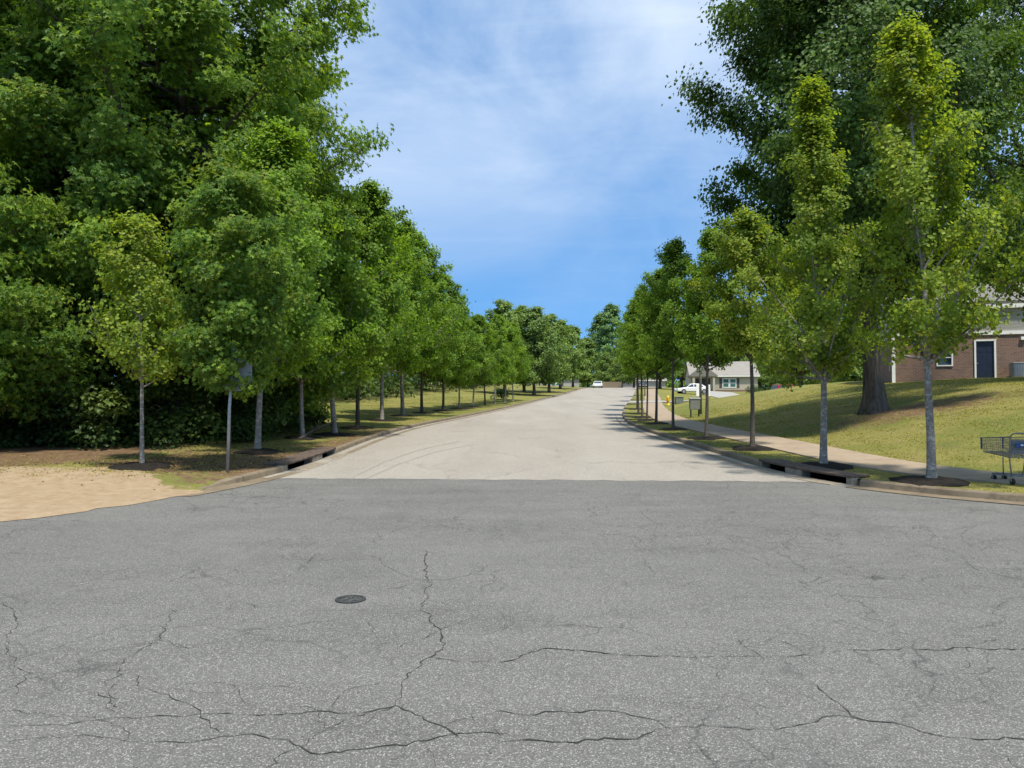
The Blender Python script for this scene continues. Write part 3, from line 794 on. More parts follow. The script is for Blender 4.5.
for i, (px, d, s, lab) in enumerate(rowL):
    plant_tree('street_tree', VAR[(i*5+i//6) % 6], on(px, d), lab, group=GL, rz=i*2.3+1.1, scale=s*(.96, 1.04, .92, 1.0, 1.06)[i % 5], sz=(1.08, .96, 1.08, 1.0, .95)[i % 5])

# mulch rings
def mulch(px, d, r, name='mulch_bed', mat=None):
    x, y, z = on(px, d); mb = MB(); rr = random.Random(int(px*7)); n = 26
    vs = []; rings = [(1.0, -.03), (.93, .015), (.6, .055), (.25, .075)]
    jit = [rr.uniform(.82, 1.15) for _ in range(n)]
    for f, h in rings:
        for k in range(n):
            a = 2*math.pi*k/n; q = r*f*(1+(jit[k]-1)*f); xx, yy_ = x+q*math.cos(a), y+q*math.sin(a)*1.15
            vs.append((xx, yy_, gz(xx, yy_)+h+rr.uniform(-.008, .012)))
    fs = []
    for i in range(3):
        for k in range(n): fs.append((i*n+k, i*n+(k+1) % n, (i+1)*n+(k+1) % n, (i+1)*n+k))
    fs.append(tuple(3*n+k for k in range(n)))
    mb.add(vs, fs); o = mb.build(name, mat or M['mulch'], None, True); tag(o, kind='stuff')
for px, d, r in [(930, 13.9, .66), (823, 16.4, .62), (752, 20.5, .62)]+[(a, b, .6) for a, b, _, _ in rowR[:7]]:
    mulch(px, d, r)
for px, d, r in [(143, 15.9, .6), (258, 19.2, .6), (303, 24, .6)]+[(a, b, .75) for a, b, _, _ in rowL[1:9]]:
    mulch(px, d, r)

# big tree on the bank
big = grow(41, 18.5, 4.5, [(0, 4.4), (.12, 5.4), (.35, 5.7), (.6, 5.2), (.8, 4.2), (.93, 2.6), (1, .8)], 80, 9, 5, 44, .145, 'quad', M['oak'], M['bark_old'], .31, lean=(-.9, .3), rise=(.45, .9), clump=.28, tw=.26, young=.35, flare=.8, sides=26, tone_sp=.22)
plant_tree('shade_tree', big, on(874, 26, -.05), 'huge dark shade tree with thick flared trunk on the grass bank', rz=.6)
big2 = grow(42, 17.5, 4.4, [(0, 4.0), (.15, 5.6), (.4, 5.8), (.65, 4.9), (.85, 3.0), (1, .7)], 50, 8, 5, 24, .15, 'quad', M['oak'], M['bark_old'], .36, rise=(.5, 1.0), clump=.30, tw=.27, young=.35, flare=.5, sides=12, tone_sp=.22)
plant_tree('shade_tree', big2, (21.2, 30.0, gz(21.2, 30)-.05), 'dark tall tree at the frame edge in front of the brick house', rz=2.0)
# woodland edge on the left: individual big trees
GW = 'big trees of the wood behind the verge'
gum = grow(51, 17.0, 2.2, [(0, 3.8), (.15, 4.6), (.4, 4.9), (.58, 5.4), (.72, 6.2), (.88, 5.6), (1, 2.0)], 80, 9, 5, 27, .185, 'star', M['gum'], M['bark_old'], .30, rise=(.2, .7), clump=.25, tw=.27, young=.4, tone_sp=.26, sides=11, droop=.6, outw=.95)
gum2 = grow(52, 13.0, 1.2, [(0, 3.2), (.2, 4.2), (.5, 4.0), (.75, 2.8), (1, .5)], 60, 9, 4, 21, .18, 'star', M['gum'], M['bark_old'], .22, rise=(.2, .7), clump=.25, tw=.28, young=.5, tone_sp=.26, droop=.6, outw=.95)
gum4 = grow(54, 6.2, 1.75, [(0, .55), (.2, .95), (.5, 1.15), (.8, .9), (1, .3)], 34, 5, 3, 24, .12, 'star', M['gum'], M['bark_dark'], .028, rise=(.3, .9), clump=.15, tw=.28, young=.6, tone_sp=.22, droop=.6, outw=.95, off=(.32, -.55))
gum3 = grow(53, 19.0, 6.0, [(0, 2.5), (.2, 4.0), (.5, 4.8), (.8, 3.8), (1, .8)], 48, 9, 4, 22, .23, 'quad', M['gum'], M['bark_old'], .34, rise=(.3, .8), clump=.27, tw=.28, young=.2, tone_sp=.24, droop=.6, outw=.9)
for me, (x, y), lab, rz, s in [
    (gum, (-9.9, 22.5), 'tall star leaved sweetgum whose boughs reach out furthest over the street', .3, 1.0),
    (gum2, (-12.2, 21.0), 'leafy lower sweetgum behind the lone small maple, its top standing against the wood', 1.4, .92),
    (gum2, (-14.6, 18.2), 'leafy sweetgum at the frame edge in front of the dark wood', 3.6, .80),
    (gum4, (-5.86, 15.75), 'thin stemmed sapling whose leaves hide part of the stop sign', 0.0, 1.0),
    (gum2, (-8.4, 26.5), 'sweetgum behind the leaning slender tree, beneath the overhanging boughs', 5.0, .82),
    (gum3, (-13.4, 24.0), 'tall dark trunked tree inside the wood above the lone small maple', 2.2, 1.0),
    (gum3, (-15.6, 25.6), 'tall dark trunked tree inside the wood near the frame edge', 4.3, 1.05),
    (gum, (-20.0, 25.0), 'tall spreading sweetgum filling the upper corner of the wood', 2.9, .95),
    (gum, (-12.5, 33.0), 'tall sweetgum rising behind the near street trees', 1.8, .92)]:
    plant_tree('sweetgum_tree', me, (x, y, gz(x, y)-.05), lab, group=GW, rz=rz, scale=s)

# dense masses: undergrowth and the wood behind
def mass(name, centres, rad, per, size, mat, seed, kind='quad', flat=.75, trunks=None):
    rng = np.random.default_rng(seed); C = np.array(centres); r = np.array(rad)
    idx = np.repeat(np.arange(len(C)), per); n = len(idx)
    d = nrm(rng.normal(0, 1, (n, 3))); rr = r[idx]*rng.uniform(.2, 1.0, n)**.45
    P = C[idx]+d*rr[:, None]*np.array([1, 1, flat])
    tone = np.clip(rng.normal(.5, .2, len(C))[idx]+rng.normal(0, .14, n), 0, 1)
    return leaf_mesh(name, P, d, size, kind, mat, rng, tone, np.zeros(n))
rng = np.random.default_rng(77)
cs, rs = [], []
for k in range(330):
    x = rng.uniform(-27, -7.3); y = 18.9 + .35*(x+8)*(-.12) + rng.uniform(0, 4.0)
    if x > -9.5: y += (x+9.5)*1.6
    z = gz(x, y)+abs(rng.normal(0, 1.25)); cs.append((x, y, z)); rs.append(rng.uniform(.35, .8))
for k in range(60):
    y = rng.uniform(22, 34); x = -8.2-rng.uniform(0, 2.5); cs.append((x, y, gz(x, y)+abs(rng.normal(0, .5)))); rs.append(rng.uniform(.3, .6))
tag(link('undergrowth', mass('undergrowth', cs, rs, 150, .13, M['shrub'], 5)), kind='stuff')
cs, rs = [], []
edge = hermite([20, 26, 45, 65, 85, 110, 150], [-14, -11, -11.5, -9.5, -6.5, -3.0, 4])
for k in range(900):
    y = 24+rng.uniform(0, 1)**1.2*95; x = float(edge(y))-rng.uniform(.5, 12); h = 10 if y < 60 else 6.5
    z = gz(max(x, -45), y)+rng.uniform(0, 1)**.9*h; cs.append((x, y, z)); rs.append(rng.uniform(.8, 1.8))
for k in range(420):
    x = rng.uniform(-46, -12); y = 27+rng.uniform(0, 10); cs.append((x, y, rng.uniform(.5, 14))); rs.append(rng.uniform(.8, 1.8))
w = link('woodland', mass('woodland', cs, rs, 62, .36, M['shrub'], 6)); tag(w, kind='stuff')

# leaning dead branch in the shade
p0, p1 = at(299, 447, 23.5), at(327, 425, 25.2)
m = MB(); p0[2] = gz(p0[0], p0[1]); m.tube([p0, (p0+p1)/2+np.array([0, 0, .06]), p1, p1+(p1-p0)*.35], [.05, .042, .032, .015], 7)
m.tube([(p0+p1)/2, (p0+p1)/2+np.array([.3, .1, .5])], [.02, .006], 5)
tag(m.build('fallen_branch', M['bark_dark'], None, True), 'bare dead branch leaning in the dark wood behind the pale thin trunk', 'branch')

# far trees
FAR = [grow(61, 13, 2.2, [(0, 3.2), (.2, 4.4), (.5, 4.4), (.8, 2.8), (1, .6)], 40, 7, 3, 11, .34, 'quad', M['far'], M['bark_old'], .26, clump=.34, tw=.3, young=.3, tone_sp=.24),
       grow(62, 11, 1.8, [(0, 2.6), (.25, 3.4), (.55, 3.2), (.8, 2.0), (1, .4)], 36, 7, 3, 11, .32, 'quad', M['far'], M['bark_old'], .2, clump=.32, tw=.3, young=.4, tone_sp=.24),
       grow(63, 17, 5.0, [(0, 2.2), (.2, 3.2), (.5, 3.0), (.8, 1.9), (1, .4)], 40, 7, 3, 10, .34, 'quad', M['pine'], M['bark_old'], .26, clump=.34, tw=.3, young=.1, tone_sp=.2, rise=(.0, .4))]
GF = 'trees beyond the crest of the street'
far_l = [(534, 88, 0, .78, 'round tree with dark stout trunk on the lawn uphill of the close planted row'),
         (549, 102, 0, .80, 'round tree beside the street, second uphill of the close planted row'),
         (560, 118, 1, .95, 'slim tree near the white lamp globe at the crest'),
         (524, 98, 0, .85, 'tree set back from the verge behind the round tree with stout trunk'),
         (573, 138, 1, 1.0, 'tree at the crest of the street just left of the parked white car'),
         (545, 140, 0, .95, 'broad tree in the far row behind the round trees by the verge'),
         (505, 90, 0, .85, 'tree behind the end of the close planted row, at the back of the lawn')]
far_c = [(588, 172, 1, 1.05, 'green tree straight above the parked white car at the crest'),
         (600, 190, 2, 1.15, 'tall dark pine over the end of the street, the lower of the two'),
         (613, 185, 2, 1.25, 'tall dark pine over the end of the street, the higher of the two'),
         (606, 160, 1, .70, 'low pale green tree behind the tan fence at the crest'),
         (622, 165, 1, .95, 'tree beside the tan fence next to the footpath row'),
         (634, 150, 0, .9, 'tree at the crest behind the last maple of the footpath row')]
far_r = [(660, 120, 0, .85, 'tree behind the yellow hydrant, beyond the parked white sedan'),
         (682, 150, 0, 1.0, 'tree behind the parked white sedan'),
         (718, 158, 0, 1.0, 'dark tree rising over the porch of the beige house'),
         (760, 150, 0, 1.05, 'dark tree rising over the far end of the beige house'),
         (800, 112, 0, .9, 'dark tree behind the red parked vehicle'),
         (835, 84, 0, 1.0, 'dark tree filling the gap behind the huge shade tree'),
         (800, 63, 0, .85, 'dark tree whose crown fills the gap right of the short round maple'),
         (742, 150, 0, 1.0, 'dark tree between the grey post and the beige house roof'),
         (703, 146, 0, .9, 'dark tree over the marker panels on the side driveway'),
         (952, 62, 0, 1.0, 'dark tree rising behind the grey roof of the brick house, nearer its gable end'),
         (1016, 60, 0, 1.0, 'dark tree rising behind the grey roof of the brick house, over the air conditioner'),
         (868, 70, 1, .9, 'dark tree seen past the thick flared trunk beside the brick house'),
         (776, 135, 1, .6, 'small bushy tree between the beige house and the red vehicle')]
for i, (px, d, k, s, lab) in enumerate(far_l+far_c+far_r):
    x, y, z = on(px, d)
    if d > 100 and px > 650: z = max(z, 2.6)
    plant_tree('far_tree', FAR[k], (x, y, z-.1), lab, group=GF, rz=i*1.7, scale=s)
cs, rs = [], []
for k in range(520):
    x = rng.uniform(-40, 90); y = rng.uniform(196, 204); cs.append((x, y, 4.4+rng.uniform(0, 3.4))); rs.append(rng.uniform(.9, 1.6))
for k in range(260):
    x = rng.uniform(36, 84); y = rng.uniform(150, 158); cs.append((x, y, 2.2+rng.uniform(0, 5))); rs.append(rng.uniform(.9, 1.6))
for k in range(360):
    x = rng.uniform(-70, 110); y = rng.uniform(205, 235); cs.append((x, y, 4.5+rng.uniform(0, 1)**1.3*9)); rs.append(rng.uniform(1.2, 2.6))
for k in range(200):
    x = rng.uniform(48, 95); y = rng.uniform(95, 160); cs.append((x, y, 2+rng.uniform(0, 1)**1.3*8)); rs.append(rng.uniform(1.2, 2.4))
tag(link('treeline', mass('treeline', cs, rs, 60, .6, M['far'], 8)), kind='stuff')

# ------------------------------------------------------------------ grass blades (lawn nearest the camera)
def grass():
    rng = np.random.default_rng(9)
    def sample(n, side, t0, t1, y0, y1, pw=1.6):
        y = y0+(y1-y0)*rng.uniform(0, 1, n)**pw; t = rng.uniform(t0, t1, n)
        fn = xr if side > 0 else xl
        x = fn(y)+side*t/np.maximum(cosn(fn, y), .35)
        return np.stack([x, y], 1)
    P = np.concatenate([sample(9000, 1, .22, 1.40, 10.5, 40), sample(190000, 1, 3.05, 17, 10.5, 52, 1.15),
                        sample(9000, -1, .3, 3.5, 15.0, 40), sample(26000, -1, 1.0, 9, 24, 75, 1.0), sample(3500, -1, 1.6, 7, 14.2, 18)])
    keep = np.ones(len(P), bool)
    cl = np.sin(P[:, 0]*2.3+1.1*np.sin(P[:, 1]*1.7))*np.sin(P[:, 1]*2.1+P[:, 0]*.7)
    keep &= rng.uniform(-1.6, .6, len(P)) < cl
    keep &= rng.uniform(0, 1, len(P)) > sstep(30, 52, P[:, 1])*(P[:, 0] > 3)
    b = np.exp(-((P[:, 0]-13.4)/3.0)**2-((P[:, 1]-25.5)/1.9)**2); keep &= rng.uniform(0, 1, len(P)) > b
    P = P[keep]; n = len(P); z = ground_z(P[:, 0], P[:, 1])-.005
    h = rng.uniform(.010, .027, n)*(1+P[:, 1]/90); w = rng.uniform(.006, .014, n)*(1+P[:, 1]/40)
    a = rng.uniform(0, 6.28, n); l = rng.normal(0, .03, (n, 2))
    dx = np.cos(a)*w; dy = np.sin(a)*w
    V = np.stack([np.c_[P[:, 0]-dx, P[:, 1]-dy, z], np.c_[P[:, 0]+dx, P[:, 1]+dy, z], np.c_[P[:, 0]+l[:, 0], P[:, 1]+l[:, 1], z+h]], 1).reshape(-1, 3)
    f = np.arange(3*n).reshape(n, 3); tone = np.clip(rng.normal(.55, .25, n), 0, 1); yg = np.zeros(n)
    return np_mesh('grass', V, [f], M['blade'], {'tone': np.repeat(tone, 3), 'young': np.repeat(yg, 3)})
tag(link('grass', grass()), kind='stuff')
# fallen leaves and bark bits on the bare earth
rng = np.random.default_rng(15)
n = 1200; y = 15.9+rng.uniform(0, 1, n)**1.5*5.5; t = rng.uniform(.3, 4.2, n); x = xl(y)-t
x2 = rng.uniform(-10.5, -5.6, 110); y2 = 12.2+rng.uniform(0, 1, 110)**.3*3.8; k2 = x2 < xl(y2)-.1
x = np.r_[x, x2[k2]]; y = np.r_[y, y2[k2]]; n = len(x)
P = np.c_[x, y, ground_z(x, y)+.012+.026*(y < 14)]
tag(link('leaf_litter', leaf_mesh('leaf_litter', P, nrm(rng.normal(0, 1, (n, 3))*[1, 1, .05]), .055, 'quad', M['litter'], rng, np.zeros(n), np.zeros(n), rnd=.25, outw=0, droop=0)), kind='stuff')

# ------------------------------------------------------------------ stop sign seen from behind
x, y, z = on(228, 15.3)
root = empty('stop_sign', (x, y, z)); tag(root, 'stop sign seen from its plain grey back on a grey post, half hidden by leaves', 'stop sign')
m = MB(); m.tube([(0, 0, -.3), (.03, 0, 1.3), (.10, .01, 2.52)], .030, 10); m.build('post', M['steel'], root, True)
m = MB(); oc = [(.38/math.cos(math.pi/8)*math.cos(math.pi/8+k*math.pi/4), .38/math.cos(math.pi/8)*math.sin(math.pi/8+k*math.pi/4)) for k in range(8)]
m.prism(oc, .034, .038, lambda a, b, h: (.09+a, h, 2.02+b)); m.build('sign_plate', M['signback'], root)
for bz_ in (2.2, 1.82):
    m = MB(); m.box((.078, .028, bz_), (.07, .012, .03)); m.build('bracket', M['steel'], root)
m = MB(); m.box((.10, .01, 2.50), (.09, .09, .10)); m.build('post_cap', M['steel'], root, bevel=.01)

# ------------------------------------------------------------------ shopping cart
def cart():
    x, y, z = on(1023, 13.3); z = gz(x, y)+.01
    ang = math.atan2(1.0, -.06)          # nose points away to the side
    root = empty('shopping_cart', (x, y, z), ang, .93)
    tag(root, 'abandoned wire shopping cart with blue corner strips on the verge', 'shopping cart')
    # local: +X forward (nose), +Y to the cart's left, z up; rear-left wheel near (0,.25)
    W = M['chrome']
    def bl(xx): return .25-.05*(xx/.85)        # half width narrows forward
    top = lambda xx: .90-.055*(xx/.85); bot = lambda xx: .50-.0*xx + .07*(xx/.85)
    m = MB()
    for sy in (1, -1):
        for k in range(32):
            xx = .02+.83*k/31; m.tube([(xx, sy*bl(xx), bot(xx)), (xx, sy*(bl(xx)+.025), top(xx))], .0026, 4)
        for k in range(8):
            f = k/7; m.tube([(q, sy*(bl(q)+.025*f), bot(q)*(1-f)+top(q)*f) for q in (0, .43, .85)], .0034 if 0 < k < 7 else .007, 5)
    for k in range(11):
        yy = -bl(.85)+2*bl(.85)*k/10; m.tube([(.85, yy, bot(.85)), (.87, yy*1.1, top(.85))], .0026, 4)
        m.tube([(0, yy*1.22, bot(0)), (.0, yy*1.3, top(0)-.06)], .0026, 4)
    for k in range(6):
        f = k/5; hw = bl(.85)+.025*f; m.tube([(.85+.02*f, -hw, bot(.85)*(1-f)+top(.85)*f), (.85+.02*f, hw, bot(.85)*(1-f)+top(.85)*f)], .0034 if 0 < k < 5 else .007, 5)
        hw = bl(0)+.025*f; zz = bot(0)*(1-f)+(top(0)-.06)*f; m.tube([(0, -hw, zz), (0, hw, zz)], .0034, 5)
    for k in range(13):
        xx = .02+.83*k/12; m.tube([(xx, -bl(xx), bot(xx)), (xx, bl(xx), bot(xx))], .003, 4)
    for k in range(9):
        f = -1+2*k/8; m.tube([(0, bl(0)*f, bot(0)), (.85, bl(.85)*f, bot(.85))], .003, 4)
    m.build('basket', W, root)
    m = MB()
    for sy in (1, -1):
        m.tube([(.0, sy*.25, .135), (.03, sy*.265, .48), (-.01, sy*.282, .82), (-.05, sy*.282, .93), (-.11, sy*.275, .965), (-.13, sy*.25, .965)], .0125, 8)
        m.tube([(.0, sy*.25, .16), (.62, sy*.12, .15), (.74, sy*.09, .15)], .0125, 8)
        m.tube([(.30, sy*.19, .155), (.26, sy*.225, .50)], .011, 8)
    m.tube([(.74, -.09, .15), (.74, .09, .15)], .0125, 8); m.tube([(0, -.25, .16), (0, .25, .16)], .0125, 8)
    for k in range(7): xx = .08+.6*k/6; hw = .25-.16*xx/.74; m.tube([(xx, -hw, .163), (xx, hw, .163)], .004, 5)
    m.build('frame', W, root, True)
    m = MB(); m.tube([(-.13, -.25, .965), (-.13, .25, .965)], .017, 10); m.build('handle', M['chrome'], root, True)
    for sy in (1, -1):
        m = MB(); m.box((.868, sy*.222, .735), (.026, .026, .22)); m.box((.868, sy*.225, .842), (.035, .04, .02)); m.build('corner_strip', M['bluep'], root, bevel=.006)
    m = MB(); m.box((-.012, 0, .74), (.012, .34, .085)); pl = m.build('seat_plate', M['bluep'], root, bevel=.004)
    m = MB()
    for k, (w_, g) in enumerate(((.035, -.09), (.05, -.04), (.03, .01), (.045, .055))): m.box((-.0195, g, .742), (.002, w_*.9, .028))
    m.build('plate_lettering', M['white'], pl)
    m = MB(); m.box((.09, 0, .70), (.012, .40, .26)); m.build('child_seat_flap', M['chrome'], root, bevel=.004)
    for wx, wy in ((.0, .25), (.0, -.25), (.70, .105), (.70, -.105)):
        m = MB(); m.tube([(wx-.02, wy-.016, .062), (wx-.02, wy+.016, .062)], .062, 16); wh = m.build('wheel', M['rubber'], root)
        m = MB(); m.box((wx-.012, wy-.022, .10), (.03, .004, .09)); m.box((wx-.012, wy+.022, .10), (.03, .004, .09)); m.box((wx-.012, wy, .142), (.034, .05, .006)); m.build('caster_fork', M['steel'], root)
cart()

# ------------------------------------------------------------------ brick house on the bank
def house():
    ox, oy = 20.1, 40.0; u = np.array([.94, -.34]); v = np.array([.34, .94]); u /= np.hypot(*u); v /= np.hypot(*v)
    ang = math.atan2(u[1], u[0]); base = 2.2
    root = empty('brick_house', (ox, oy, base), ang)
    tag(root, 'single storey brown brick house with pale gable siding and navy door', 'house')
    Wd, Dp, ze = 17.0, 8.6, 5.36-base          # local: x along front, y depth
    m = MB(); th = .2
    # front wall with window and door openings (cells)
    def wall_cells(x0, x1, z0, z1, holes):
        xs_ = sorted({x0, x1, *[h[0] for h in holes], *[h[1] for h in holes]}); zs_ = sorted({z0, z1, *[h[2] for h in holes], *[h[3] for h in holes]})
        for a, b in zip(xs_[:-1], xs_[1:]):
            for c_, d_ in zip(zs_[:-1], zs_[1:]):
                if any(a >= h[0]-1e-6 and b <= h[1]+1e-6 and c_ >= h[2]-1e-6 and d_ <= h[3]+1e-6 for h in holes): continue
                m.box(((a+b)/2, th/2, (c_+d_)/2), (b-a, th, d_-c_))
    win = (2.0, 2.75, 1.45, 2.35); door = (3.72, 4.66, .55, 2.72)
    wall_cells(0, Wd, 0, ze, [win, door])
    m.box((th/2, Dp/2+th/2, ze/2), (th, Dp-th, ze)); m.box((Wd-th/2, Dp/2+th/2, ze/2), (th, Dp-th, ze)); m.box((Wd/2, Dp-th/2, ze/2), (Wd-2*th, th, ze))
    m.build('wall', M['brick'], root)
    rh = 2.3; zb = ze; ze = ze+1.45
    m = MB()
    m.box((Wd/2, .09, zb+.725), (Wd+.03, .21, 1.45)); m.box((.09, Dp/2+.1, zb+.725), (.21, Dp-.2, 1.45)); m.box((Wd-.09, Dp/2+.1, zb+.725), (.21, Dp-.2, 1.45))
    m.build('upper_wall', M['siding'], root)
    m = MB(); m.box((Wd/2, -.035, zb-.06), (Wd+.1, .06, .17)); m.box((-.035, Dp/2, zb-.06), (.06, Dp, .17)); m.build('trim_band', M['white'], root)
    m = MB(); m.prism([(0, 0), (Dp, 0), (Dp/2, rh)], -.02, .14, lambda a, b, h: (h, a, ze+b)); m.build('gable', M['siding'], root)
    m = MB(); m.prism([(0, 0), (Dp, 0), (Dp/2, rh)], Wd-.14, Wd+.02, lambda a, b, h: (h, a, ze+b)); m.build('gable', M['siding'], root)
    ov = .22; sl = rh/(Dp/2)
    rf = MB()
    rf.prism([(-ov, -ov*sl+.02), (Dp/2, rh+.02), (Dp/2, rh+.20), (-ov, -ov*sl+.20)], -.3, Wd+.3, lambda a, b, h: (h, a, ze+b))
    rf.prism([(Dp+ov, -ov*sl+.02), (Dp/2+.002, rh+.02), (Dp/2+.002, rh+.20), (Dp+ov, -ov*sl+.20)], -.3, Wd+.3, lambda a, b, h: (h, a, ze+b))
    rf.build('roof', M['roof'], root)
    m = MB()
    m.box((Wd/2, -ov-.012, ze-.18), (Wd+.62, .025, .2)); m.box((-.02, Dp/2, ze-.10), (.05, Dp, .2))
    m.build('fascia', M['white'], root)
    m = MB(); m.box((.0, -.02, zb/2-.08), (.16, .06, zb-.16)); m.build('corner_board', M['white'], root)
    def win_obj(x0, x1, z0, z1):
        f = MB(); w = .06
        f.box(((x0+x1)/2, -.005, z0+w/2), (x1-x0, .1, w)); f.box(((x0+x1)/2, -.005, z1-w/2), (x1-x0, .1, w)); f.box((x0+w/2, -.005, (z0+z1)/2), (w, .1, z1-z0-2*w)); f.box((x1-w/2, -.005, (z0+z1)/2), (w, .1, z1-z0-2*w)); f.box(((x0+x1)/2, -.002, (z0+z1)/2), (x1-x0-2*w, .06, .04))
        fo = f.build('window', M['white'], root)
        g = MB(); g.box(((x0+x1)/2, .06, (z0+z1)/2), (x1-x0-.02, .01, z1-z0-.02)); g.build('pane', M['glass'], fo)
    win_obj(*win)
    f = MB(); f.box((door[0]+.03, -.005, 1.63), (.08, .12, 2.2)); f.box((door[1]-.03, -.005, 1.63), (.08, .12, 2.2)); f.box(((door[0]+door[1])/2, -.005, door[3]+.02), (1.0, .12, .08)); f.build('door_frame', M['white'], root)
    d = MB(); d.box(((door[0]+door[1])/2, .07, 1.62), (.86, .05, 2.14))
    for a in (-.2, .2):
        for b in (1.05, 1.75, 2.35): d.box(((door[0]+door[1])/2+a, .042, b), (.28, .012, .42))
    do = d.build('door', M['navy'], root); h = MB(); h.lathe([(.03, 0), (.035, .03), (.001, .05)], 10, (door[0]+.14, .03, 1.55)); h.build('handle', M['steel'], do)
    l = MB(); l.box((5.85, -.06, 2.78), (.22, .14, .16)); l.build('wall_light', M['white'], root, bevel=.02)
    m = MB(); m.box((-.06, .75, 1.5), (.1, .35, .5)); m.build('meter_box', M['steel'], root, bevel=.02)
    # air conditioner
    P = np.array([ox, oy])+u*5.55-v*.9; z = gz(P[0], P[1])
    r2 = empty('air_conditioner', (P[0], P[1], z), ang); tag(r2, 'grey outdoor air conditioner unit standing against the brick house', 'air conditioner')
    m = MB(); m.box((0, 0, .35), (.88, .8, .64)); m.build('cabinet', M['acgrey'], r2, bevel=.03)
    m = MB(); m.box((0, 0, .69), (.92, .84, .05)); m.build('top', M['steel'], r2, bevel=.015)
    m = MB()
    for k in range(12): m.box((-.38+.76*k/11, -.405, .35), (.022, .012, .56))
    m.build('grille', M['steel'], r2)
    m = MB(); m.box((0, 0, .02), (1.0, .95, .1)); m.build('pad', M['drain_pale'], r2)
house()

# ------------------------------------------------------------------ cars
def car(loc, rz, paint, label, suv=False, name='parked_car'):
    root = empty(name, loc, rz); tag(root, label, 'car')
    Lh = 2.25; top = 1.68 if suv else 1.42; hood = 1.02 if suv else .90; Wd = .90
    if suv: low = [(-2.25, .35), (2.25, .35), (2.27, .65), (2.15, .95), (1.15, hood+.03), (-2.1, 1.08), (-2.27, .85)]
    else: low = [(-2.25, .33), (2.25, .33), (2.28, .55), (2.15, .74), (1.0, hood), (-1.55, .96), (-2.15, .93), (-2.29, .7)]
    b = MB(); b.prism(low, -Wd, Wd, lambda a, c_, h: (a, h, c_)); body = b.build('body', paint, root, bevel=.09)
    cab = [(1.05, hood+.0), (.35, top-.04), (-.2, top), (-1.9 if suv else -1.0, top-.05), (-2.15 if suv else -1.75, .96)]
    c = MB(); n = len(cab); vs = []
    for s in (-1, 1):
        for a, z in cab: w = Wd-.06-(z-.9)*.25; vs.append((a, s*w, z))
    fs = [tuple(range(n-1, -1, -1)), tuple(range(n, 2*n))]+[(i, (i+1) % n, n+(i+1) % n, n+i) for i in range(n)]
    c.add(vs, fs); c.build('cabin', paint, root, bevel=.04)
    g = MB()
    for s in (-1, 1):
        def q(a, z): return (a, s*(Wd-.06-(z-.9)*.25+.006), z)
        for a0, a1, b0, b1 in ((.92, .35, .05, .05), (-.05, -.05, -1.35 if not suv else -1.75, -.95 if not suv else -1.7)):
            vs = [q(a0, hood+.05), q(a1, top-.12), q(b1, top-.12), q(b0, hood+.07)]; g.add(vs, [(0, 1, 2, 3)])
    ht = [(1.0, hood+.06), (.42, top-.1)]; bk = [(-2.16 if suv else -1.72, 1.03), (-1.95 if suv else -1.1, top-.13)]
    for (a0, z0), (a1, z1), o in ((*ht, .012), (*bk, -.012)):
        w0 = Wd-.14-(z0-.9)*.25; w1 = Wd-.14-(z1-.9)*.25
        g.add([(a0+o, -w0, z0), (a0+o, w0, z0), (a1+o, w1, z1+.012), (a1+o, -w1, z1+.012)], [(0, 1, 2, 3)])
    g.build('window', M['glass'], root)
    for a in (1.42, -1.38):
        for s in (-1, 1):
            w = MB(); w.tube([(a, s*.70, .33), (a, s*.915, .33)], .33, 20); wo = w.build('wheel', M['rubber'], root)
            r = MB(); r.tube([(a, s*.9, .33), (a, s*.922, .33)], .2, 14); r.build('rim', M['steel'], wo)
    for s in (-1, 1):
        h = MB(); h.box((2.22, s*.62, .72), (.1, .36, .14)); h.build('headlight', M['lamp'], root, bevel=.03)
        h = MB(); h.box((-2.24, s*.66, .82), (.08, .3, .15)); h.build('tail_light', M['carred'], root, bevel=.03)
    return root
x, y, z = on(692, 103); car((x, y, z+.02), math.pi+.1, M['carwhite'], 'white sedan parked side on near the porch of the beige house')
x, y, z = on(598, 149); car((x, y, float(road_z(y))+.02), -1.75, M['carwhite'], 'white car seen end on at the crest of the street')
x, y, z = on(789, 94); car((x, y, z+.35), .25, M['carred'], 'dark red vehicle parked beyond the grass bank', True)
x, y, z = on(643, 158); car((x, y, float(road_z(y))+.05), -1.7, M['navy'], 'dark blue car by the tan fence at the street end')

